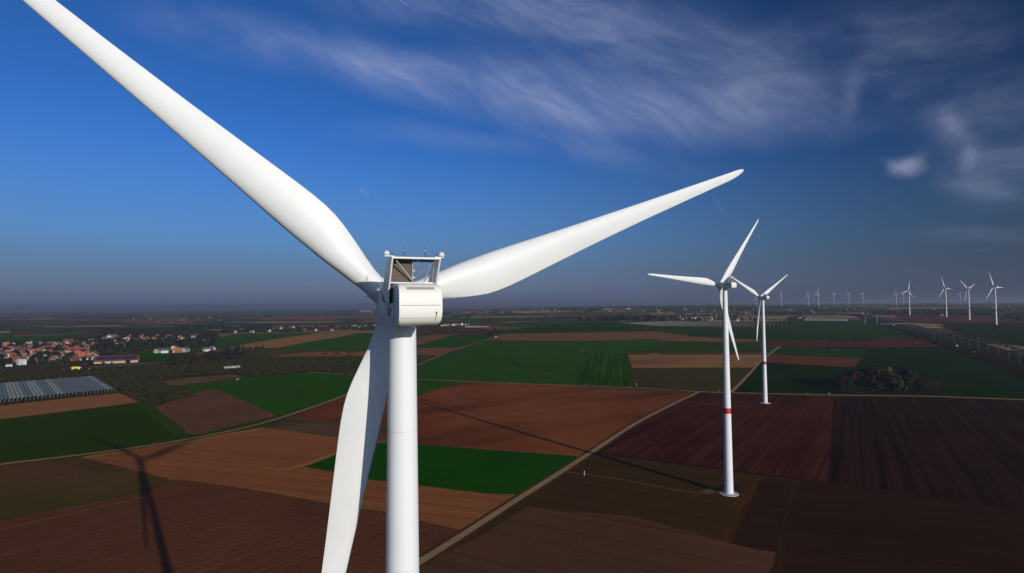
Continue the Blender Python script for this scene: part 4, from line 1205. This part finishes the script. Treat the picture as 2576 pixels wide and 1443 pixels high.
HM = {}
for wl in WALL:
    for rf in ROOF: HM[wl, rf] = [house_meshes(L, W_, H_, RH, wl, rf) for L, W_, H_, RH in ((12, 8.5, 5.2, 3.6), (17, 9, 4.2, 3.4), (9.5, 8, 5.6, 3.8))]


def house(p, rz, wl, rf, k=None, s=1.0, parts=True, group='village houses'):
    w, r_, wd, ch = HM[wl, rf][rng.randrange(3) if k is None else k]
    o = empty('house', (p[0], p[1], terrain(p[0], p[1])), rz, None, 'house', group); o.scale = (s,) * 3
    ob('wall', w, o); q = ob('roof', r_, o)
    if parts: ob('chimney', ch, q)
    o['wl'], o['rf'] = wl, rf
    return o


def houses(spots, where, group, size=1.0, parts=True):
    by = {}
    for px, py, wl, rf in spots:
        g = G(px, py); o = house(g, rng.choice((0, R(90))) + rng.uniform(-.5, .5) + .5, wl, rf, None, size * rng.uniform(.85, 1.15), parts, group)
        by.setdefault((wl, rf), []).append(o)
    for (wl, rf), objs in by.items():
        count_labels(objs, f'{wl} {rf}-roofed house {where}, {{o}} such from the left' if len(objs) > 1 else f'{wl} {rf}-roofed house, the only such one {where}')
        for o in objs: del o['wl']; del o['rf']


def vil(n, box, ww=(5, 3, 2, 2), rw=(4, 5, 2, 1)):
    out = []
    for k in range(n):
        px = rng.uniform(box[0], box[2]); t = (px - box[0]) / (box[2] - box[0])
        py = rng.uniform(box[1] + (box[4] - box[1]) * t, box[3] + (box[5] - box[3]) * t)
        out.append((px, py, rng.choices(list(WALL), ww)[0], rng.choices(list(ROOF), rw)[0]))
    return out


houses(vil(120, (-10, 868, 240, 919, 858, 908), (6, 3, 1, 2), (5, 5, 2, 2)), 'in the near village', 'houses of the near village')
houses(vil(34, (240, 850, 540, 866, 842, 862), (3, 2, 2, 3), (3, 4, 4, 1)), 'in the trees behind the village', 'houses in the village trees')
houses([(397, 889, 'cream', 'grey'), (415, 889, 'white', 'grey'), (441, 888, 'cream', 'orange'), (449, 888, 'brick', 'orange'), (465, 887, 'grey', 'grey'), (470, 885, 'white', 'brown'), (440, 879, 'white', 'grey'), (524, 884, 'white', 'grey'), (533, 881, 'cream', 'orange')], 'on the green field edge', 'houses on the green field edge', 1.1)
houses([(575 + 370 * (k + rng.random()) / 38, 838 - 9 * k / 38 + rng.uniform(-9, 1), rng.choices(list(WALL), (6, 2, .8, 3))[0], rng.choices(list(ROOF), (4, 5, 3, 0))[0]) for k in range(38)], 'in the far village', 'houses of the far village', 1.0, False)
houses([(1708 + 150 * rng.random(), 799 + 10 * rng.random(), rng.choices(list(WALL), (3, 1, 5, 2))[0], rng.choices(list(ROOF), (4, 3, 3, 0))[0]) for k in range(26)], 'in the hamlet behind the trellis rows', 'houses of the right-hand hamlet', .85, False)
houses([(1113 + 8 * k, 821 - .3 * k, ('white', 'cream', 'brick')[k % 3], ('grey', 'brown', 'red')[(k // 2) % 3]) for k in range(9)], 'in the hamlet right of the nacelle', 'houses of the small hamlet', 1.0, False)


def far_houses():
    r = random.Random(5); m = MB()
    for box, n in (((300, 797, 560, 808), 10), ((900, 778, 980, 790), 8), ((1280, 776, 1400, 790), 14), ((1400, 774, 1860, 788), 36), ((1860, 776, 2060, 790), 14), ((2150, 780, 2560, 796), 12)):
        for k in range(n):
            px, py = r.uniform(box[0], box[2]), r.uniform(box[1], box[3]); g = G(px, py); z = terrain(*g)
            L, W_, H_ = r.uniform(9, 18), r.uniform(8, 10), r.uniform(3, 5); q = Matrix.Rotation(r.uniform(0, 3), 3, 'Z')
            m.m = r.choice((0, 0, 1)); m.box((g.x, g.y, z + H_ / 2), (L, W_, H_), q)
            m.m = r.choice((2, 3)); x, y = L / 2 + .4, W_ / 2 + .4
            vs = [q @ Vector(v) + Vector((g.x, g.y, z)) for v in ((-x, -y, H_), (x, -y, H_), (x, y, H_), (-x, y, H_), (-x, 0, H_ + 3), (x, 0, H_ + 3))]
            m.add(vs, [(0, 1, 5, 4), (2, 3, 4, 5), (1, 2, 5), (3, 0, 4)])
    tag(ob('distant_houses', m.mesh('distant_houses', [WALL['cream'], WALL['grey'], ROOF['red'], ROOF['grey']])), 'pale specks of houses strewn along the hazy skyline', 'houses', None, 'stuff')


far_houses()


def hall(a, b, depth, H_, RH, label, wall, roof, solar=False, name='hall', cat='hall'):
    """long gabled building with its near long wall running from survey pixel a to b"""
    A, B = G(*a), G(*b); d = B - A; L = d.length; n_ = Vector((-d.y, d.x)).normalized()
    c = (A + B) / 2 + n_ * depth / 2
    o = empty(name, (c.x, c.y, terrain(*c)), math.atan2(d.y, d.x), label, cat)
    x, y = L / 2, depth / 2
    m = MB(); m.add([(-x, -y, -1), (x, -y, -1), (x, y, -1), (-x, y, -1), (-x, -y, H_), (x, -y, H_), (x, y, H_), (-x, y, H_), (-x, 0, H_ + RH), (x, 0, H_ + RH)], [(0, 1, 5, 4), (2, 3, 7, 6), (1, 2, 6, 9, 5), (3, 0, 4, 8, 7)])
    ob('wall', m.mesh('hall_wall', wall), o)
    m = MB()
    for s in (-1, 1):
        p = [(-x - .5, s * (y + .6), H_ - .05), (x + .5, s * (y + .6), H_ - .05), (x + .5, 0, H_ + RH + .1), (-x - .5, 0, H_ + RH + .1)]
        q = [(v[0], v[1], v[2] + .25) for v in p]
        if s > 0: p, q = p[::-1], q[::-1]
        m.add(p + q, [(3, 2, 1, 0), (4, 5, 6, 7), (0, 1, 5, 4), (1, 2, 6, 5), (2, 3, 7, 6), (3, 0, 4, 7)])
    rf = ob('roof', m.mesh('hall_roof', roof), o)
    if solar:
        sl = RH / (y + .6)
        for k in range(10):
            x0, x1 = -x * .94 + 1.88 * x * k / 10, -x * .94 + 1.88 * x * (k + .96) / 10
            Z = lambda yy: H_ + .3 + (y + .6 - abs(yy)) * (RH + .15) / (y + .6) + .12
            ya, yb = -y * .78, -y * .16
            m = MB(); m.add([(x0, ya, Z(ya)), (x1, ya, Z(ya)), (x1, yb, Z(yb)), (x0, yb, Z(yb))], [(0, 1, 2, 3)]); ob('solar_panel', m.mesh('solar_panel', solar), rf)
    m = MB(); m.box((-x * .3, -y - .03, H_ * .42), (4, .12, H_ * .8)); ob('door', m.mesh('hall_door', greyp), o)
    return o


solar_m = simple('solar_cells', (.022, .025, .05), .35, .2, .5)
maroon_roof = simple('maroon_sheet', (.20, .055, .05), .6, .1, .2)
hall((236, 917), (347, 912), 34, 3.6, 8, 'long low hall with a maroon roof and a wide band of blue solar panels', WALL['cream'], maroon_roof, solar_m, 'warehouse', 'warehouse')
hall((300, 872), (332, 868.5), 16, 5, 3, 'long cream hall with a dark roof among trees behind the solar hall', WALL['cream'], ROOF['grey'])
hall((47, 920), (67, 918.5), 12, 7, 2.5, 'bright white block-shaped building at the orchard edge of the village', WALL['white'], WALL['white'])
hall((14, 924), (31, 923), 9, 3.5, 1.6, 'low white shed at the orchard edge, left of the white building', WALL['white'], ROOF['grey'], name='shed', cat='shed')
hall((185, 893), (226, 886), 12, 4, 4, 'long bright red-roofed house row in the village middle', WALL['cream'], simple('bright_red', (.48, .05, .035), .7, .15, 1), name='terrace', cat='house')
hall((258, 878), (276, 873), 9, 3.5, 2, 'narrow cream shed with white roof behind the village trees', WALL['cream'], WALL['white'], name='shed', cat='shed')
gh = simple('greenhouse_glass', (.36, .38, .38), .5, .05, .3)
hall((2024, 807), (2128, 808), 24, 4, 2, 'very long white greenhouse left of the motorway bridge', gh, gh, name='greenhouse', cat='greenhouse')
hall((1990, 803), (2009, 803.5), 24, 4, 2, 'short white greenhouse half hidden by trees, beside the very long one', gh, gh, name='greenhouse', cat='greenhouse')
hall((1518, 778.5), (1578, 778.5), 60, 5, 2, 'hazy pale greenhouse on the skyline above the tree belt', gh, gh, name='greenhouse', cat='greenhouse')
hall((2100, 790.5), (2170, 791), 12, 4, 1.5, 'thin white roof at the far end of the motorway', gh, gh, name='greenhouse', cat='greenhouse')
hall((1170, 825), (1224, 824), 20, 3, 1.5, 'low pale glasshouse on the slope right of the nacelle', gh, gh, name='greenhouse', cat='greenhouse')
hall((565, 931), (604, 928), 8, 3, 1.4, 'low white shed amid the orchard rows right of the knoll', WALL['white'], simple('shed_roof', (.4, .38, .33), .7, .1, .4), name='shed', cat='shed')
hall((905, 780), (935, 779.5), 60, 7, 3, 'white far-off factory roofs on the left skyline', WALL['white'], WALL['white'], name='factory', cat='factory')
# odds and ends
g = G(192, 932); vehicle('lorry', Vector((g.x, g.y)), R(-75), 12, 3.4, 4.8, (yellow, carw), 'big yellow-sided lorry with white cab parked at the orchard edge of the village', 'lorry', True)
for px, py, c, lab in ((222, 931, carw, 'white car parked right of the yellow lorry'), (157, 930, carw, 'white car parked left of the yellow lorry'), (172, 929, card, 'dark car parked just left of the yellow lorry'), (464, 924, carw, 'white car parked at the foot of the wooded knoll'), (597, 957, carw, 'white car on the rough bare patch in the orchard')):
    g = G(px, py); vehicle('car', Vector((g.x, g.y)), rng.uniform(0, 3), 4.6, 1.9, 1.6, (c,), lab, 'car')
g = G(1247, 850); vehicle('van', Vector((g.x, g.y)), R(70), 5.6, 2.2, 2.6, (carw, carw), 'small white van parked under the trees at the lane end', 'van', True)


def post(px, py, h, label, group):
    g = G(px, py); o = empty('marker_post', (g.x, g.y, terrain(*g)), 0, label, 'post', group)
    m = MB(); m.tube((0, 0, -.2), (0, 0, h), .16, .14, 8); ob('pole', m.mesh('post_pole', white), o)
    m = MB(); m.tube((0, 0, h), (0, 0, h + .35), .22, .05, 8); ob('cap', m.mesh('post_cap', white), o)
    return o


mp_ = [post(px, py, h, None, 'white marker posts along the straight lane') for px, py, h in ((1282, 964, 1.2), (1378, 968, 1.2), (1473, 971, 1.2), (1585, 976, 1.2), (1601, 972, 3.6), (1696, 981, 1.4), (1810, 986, 1.4), (2030, 993, 1.4), (2086, 994, 2.4), (945, 943, 2.4), (980, 946, 3.2))]
count_labels(mp_, 'white marker post beside the straight lane, {o} from the left')
post(1470, 1198, 2.6, 'thin white post beside the access track of the second turbine', None)


def mound(px, py, w, h, label):
    g = G(px, py); m = MB(); r = random.Random(3); rings_ = []
    for j, (k, z) in enumerate(((1, 0), (.82, .35), (.55, .75), (.25, .97), (.04, 1))):
        rings_.append([Vector((math.cos(a) * w * k * r.uniform(.88, 1.1), math.sin(a) * w * .6 * k * r.uniform(.88, 1.1), z * h - .2)) for a in [2 * math.pi * q / 16 for q in range(16)]])
    m.loft(rings_); tag(ob('mound', m.mesh('mound', FM('manure', (.03, .02, .014), (.05, .033, .022), 0, 2), True), None, (g.x, g.y, terrain(*g))), label, 'mound')


mound(2094, 882, 12, 5.5, 'dark heap of manure in the green field before the motorway')
mound(2146, 883, 5, 2.2, 'small pale heap right of the manure heap')

# ---------------------------------------------------------------- haze
HZ = 24000
m = MB(); top = 172; bot = -8
m.add([(-HZ, -HZ, bot), (HZ, -HZ, bot), (HZ, HZ, bot), (-HZ, HZ, bot), (-HZ, -HZ, top), (HZ, -HZ, top), (HZ, HZ, top), (-HZ, HZ, top)], [(3, 2, 1, 0), (4, 5, 6, 7), (0, 1, 5, 4), (1, 2, 6, 5), (2, 3, 7, 6), (3, 0, 4, 7)])
hm = bpy.data.materials.new('haze'); hm.use_nodes = True; t = hm.node_tree
t.nodes.remove(t.nodes['Principled BSDF'])
pv = node(t, 'ShaderNodeVolumePrincipled'); t.links.new(pv.outputs[0], t.nodes['Material Output'].inputs['Volume'])
pv.inputs['Color'].default_value = (.48, .51, .61, 1); pv.inputs['Density'].default_value = .5 / 4700; pv.inputs['Anisotropy'].default_value = .35
HAZE = tag(ob('haze', m.mesh('haze', hm)), 'thin blue-grey haze over the whole plain', 'haze', None, 'stuff')

# ---------------------------------------------------------------- sky, sun, camera
w = bpy.data.worlds.new('World'); sc.world = w; w.use_nodes = True
t = w.node_tree; bg = t.nodes['Background']
sky = node(t, 'ShaderNodeTexSky', sky_type='NISHITA'); sky.sun_disc = False
sky.sun_elevation = SUN_EL; sky.sun_rotation = math.atan2(TO_SUN.x, TO_SUN.y)
sky.altitude = 200; sky.air_density = .6; sky.dust_density = .2; sky.ozone_density = 4.0
SK = 0.1
tc = node(t, 'ShaderNodeTexCoord'); sx = node(t, 'ShaderNodeSeparateXYZ'); t.links.new(tc.outputs['Generated'], sx.inputs[0])


def mr(x, a, b, c=0, d=1):
    k = node(t, 'ShaderNodeMapRange', interpolation_type='SMOOTHSTEP'); t.links.new(x, k.inputs[0])
    for i, v in enumerate((a, b, c, d)): k.inputs[1 + i].default_value = v
    return k.outputs[0]


def mixrgb(f, a, b, mode='MIX'):
    m = node(t, 'ShaderNodeMix', data_type='RGBA', blend_type=mode)
    for k, x in ((0, f), (6, a), (7, b)):
        if isinstance(x, (int, float)): m.inputs[k].default_value = x
        elif isinstance(x, tuple): m.inputs[k].default_value = rgb(x)
        else: t.links.new(x, m.inputs[k])
    return m.outputs[2]


# deep blue of a polarised autumn sky: darkest a quarter turn from the sun
dp = node(t, 'ShaderNodeVectorMath', operation='DOT_PRODUCT'); t.links.new(tc.outputs['Generated'], dp.inputs[0])
dp.inputs[1].default_value = (math.sin(SUN_AZ), -math.cos(SUN_AZ), 0)
pol = math_(t, 'ADD', mr(dp.outputs['Value'], -1.0, -.15, 1.0, .34), mr(dp.outputs['Value'], .0, .6, 0, 1.5))
skc = mixrgb(1.0, sky.outputs[0], mixrgb(mr(dp.outputs['Value'], .0, .6), (.40, .80, 1.18), (1.25, 1.0, .85)), 'MULTIPLY')
skc = mixrgb(1.0, skc, pol, 'MULTIPLY')
# dusty mauve air low over the horizon, greyer at its foot
skc = mixrgb(math_(t, 'MULTIPLY', mr(sx.outputs[2], .0, .30, 1, 0), .96), skc, mixrgb(1.0, (1.15, 2.1, 3.3), pol, 'MULTIPLY'))
skc = mixrgb(math_(t, 'MULTIPLY', mr(sx.outputs[2], .0, .12, 1, 0), .92), skc, mixrgb(1.0, (1.40, 1.76, 2.8), mr(dp.outputs['Value'], -1.0, -.15, 1.0, .42), 'MULTIPLY'))
skc = mixrgb(math_(t, 'MULTIPLY', mr(sx.outputs[2], .0, .04, 1, 0), .65), skc, mixrgb(1.0, (.88, 1.14, 2.2), mr(dp.outputs['Value'], -1.0, -.15, 1.0, .5), 'MULTIPLY'))
# cirrus: patches placed by direction (u = x/y, v = z/y), torn by streaked noise
uv = node(t, 'ShaderNodeCombineXYZ')
yy = math_(t, 'MAXIMUM', sx.outputs[1], .02)
t.links.new(math_(t, 'DIVIDE', sx.outputs[0], yy), uv.inputs[0]); t.links.new(math_(t, 'DIVIDE', sx.outputs[2], yy), uv.inputs[1])
wn = node(t, 'ShaderNodeTexNoise'); wn.inputs['Scale'].default_value = 2.6; wn.inputs['Detail'].default_value = 3; wn.inputs['Roughness'].default_value = .5
t.links.new(uv.outputs[0], wn.inputs['Vector'])
wp = node(t, 'ShaderNodeVectorMath', operation='MULTIPLY_ADD'); t.links.new(wn.outputs['Color'], wp.inputs[0]); wp.inputs[1].default_value = (.16, .11, 0)
sh = node(t, 'ShaderNodeVectorMath', operation='ADD'); t.links.new(uv.outputs[0], sh.inputs[0]); sh.inputs[1].default_value = (-.08, -.055, 0)
t.links.new(sh.outputs[0], wp.inputs[2])


def patch(px, py, hl, hw, ang, amt, warp=True):
    r = ray(px, py)
    mp = node(t, 'ShaderNodeMapping', vector_type='TEXTURE')
    t.links.new((wp if warp else uv).outputs[0], mp.inputs['Vector'])
    mp.inputs['Location'].default_value = (r.x / r.y, r.z / r.y, 0); mp.inputs['Rotation'].default_value = (0, 0, R(-ang)); mp.inputs['Scale'].default_value = (hl / F, hw / F, 1)
    ln = node(t, 'ShaderNodeVectorMath', operation='LENGTH'); t.links.new(mp.outputs[0], ln.inputs[0])
    return math_(t, 'MULTIPLY', mr(ln.outputs['Value'], 0, 1, 1, 0), amt)


def streaks(scale, ang, stretch, detail, rough, seed):
    mp = node(t, 'ShaderNodeMapping'); mp.inputs['Rotation'].default_value = (0, 0, R(ang)); mp.inputs['Location'].default_value = (seed, seed * 1.7, 0)
    t.links.new(wp.outputs[0], mp.inputs['Vector'])
    m2 = node(t, 'ShaderNodeMapping'); m2.inputs['Scale'].default_value = (scale / stretch, scale, 1); t.links.new(mp.outputs[0], m2.inputs['Vector'])
    n = node(t, 'ShaderNodeTexNoise'); n.inputs['Scale'].default_value = 1; n.inputs['Detail'].default_value = detail; n.inputs['Roughness'].default_value = rough; n.inputs['Distortion'].default_value = .25
    t.links.new(m2.outputs[0], n.inputs['Vector'])
    return n.outputs['Fac']


def cirrus(ang, seed, items):
    a = mr(streaks(8, ang, 2.6, 6, .6, seed), .28, .74, .14, 1)
    b = mr(streaks(30, ang + 6, 6, 6, .6, seed + 4), .25, .75, .5, 1)
    c = mr(streaks(80, ang - 4, 9, 4, .6, seed + 9), .3, .7, .85, 1.0)
    tx = math_(t, 'MULTIPLY', math_(t, 'MULTIPLY', a, b), c)
    acc = None
    for q in items:
        p = patch(*q); acc = p if acc is None else math_(t, 'ADD', acc, p)
    return math_(t, 'MULTIPLY', math_(t, 'MINIMUM', acc, 1.0), tx)


ca = cirrus(24, 3.1, ((640, 120, 460, 90, 15, .5), (1000, 190, 330, 110, 17, .75), (1330, 235, 340, 130, 26, .95), (1560, 290, 330, 90, 14, .75), (1640, 150, 560, 230, 12, .85), (1220, 20, 640, 120, 4, .6), (1060, 350, 300, 50, 2, .3), (1500, 385, 420, 50, 8, .3), (1950, 300, 300, 110, 4, .5)))
cb = cirrus(-16, 8.3, ((2160, 170, 620, 220, -12, .7), (2500, 330, 300, 240, -24, .65), (2440, 590, 240, 36, -6, .35), (2440, 470, 140, 50, 4, .6), (2400, 350, 150, 90, 50, .55)))
cc = cirrus(70, 5.7, ((2130, 235, 120, 40, -72, .5), (2395, 300, 70, 44, 40, .8), (2420, 390, 70, 36, -60, .7)))
acc = math_(t, 'ADD', math_(t, 'ADD', ca, cb), cc)
puff = mr(streaks(30, 60, 2.2, 7, .65, 2.2), .25, .70, .22, 1)
for a in ((2264, 430, 58, 44, -22, 1.0), (2284, 400, 52, 22, -48, .45), (2232, 424, 44, 24, 24, .35)):
    acc = math_(t, 'ADD', acc, math_(t, 'MULTIPLY', patch(*a), puff))
for a in ((915, 482, 26, 8, 40, .20), (1372, 344, 74, 2.0, 29, .16), (1016, 8, 24, 2.2, 38, .30), (1808, 515, 46, 6, 62, .09), (2470, 630, 30, 4, -8, .12), (1420, 660, 30, 4, 8, .08)):
    acc = math_(t, 'ADD', acc, patch(*a, False))
acc = math_(t, 'MULTIPLY', acc, mr(sx.outputs[1], .1, .3))
skc = mixrgb(math_(t, 'MINIMUM', math_(t, 'MULTIPLY', acc, .95), .85), skc, mixrgb(1.0, (3.5, 4.1, 6.3), mr(dp.outputs['Value'], -1.0, -.15, 1.0, .62), 'MULTIPLY'))
t.links.new(skc, bg.inputs['Color']); bg.inputs['Strength'].default_value = SK

sd = bpy.data.lights.new('sun', 'SUN'); sd.energy = 3.45; sd.angle = R(.53); sd.color = (1, .95, .86)
so = bpy.data.objects.new('sun', sd); link(so); so.rotation_euler = TO_SUN.to_track_quat('Z', 'Y').to_euler(); so.location = (300, -300, 400)

cd = bpy.data.cameras.new('camera'); cd.sensor_width = 36; cd.lens = 36 * F / 2576; cd.clip_start = .5; cd.clip_end = 60000
co = bpy.data.objects.new('camera', cd); link(co); co.location = CAM
fwd = Vector((0, math.cos(PITCH), math.sin(PITCH))); upv = Vector((0, -math.sin(PITCH), math.cos(PITCH))); rgt = Vector((1, 0, 0))
c_, s_ = math.cos(ROLL), math.sin(ROLL)
r2 = rgt * c_ + upv * s_ * -1; u2 = upv * c_ + rgt * s_
r2 = rgt * c_ - upv * s_; u2 = rgt * s_ + upv * c_
co.matrix_world = Matrix.Translation(CAM) @ Matrix((r2, u2, -fwd)).transposed().to_4x4()
sc.camera = co

sc.view_settings.view_transform = 'Standard'; sc.view_settings.look = 'None'; sc.view_settings.exposure = 0; sc.view_settings.gamma = 1
sc.cycles.max_bounces = 6; sc.cycles.volume_bounces = 1
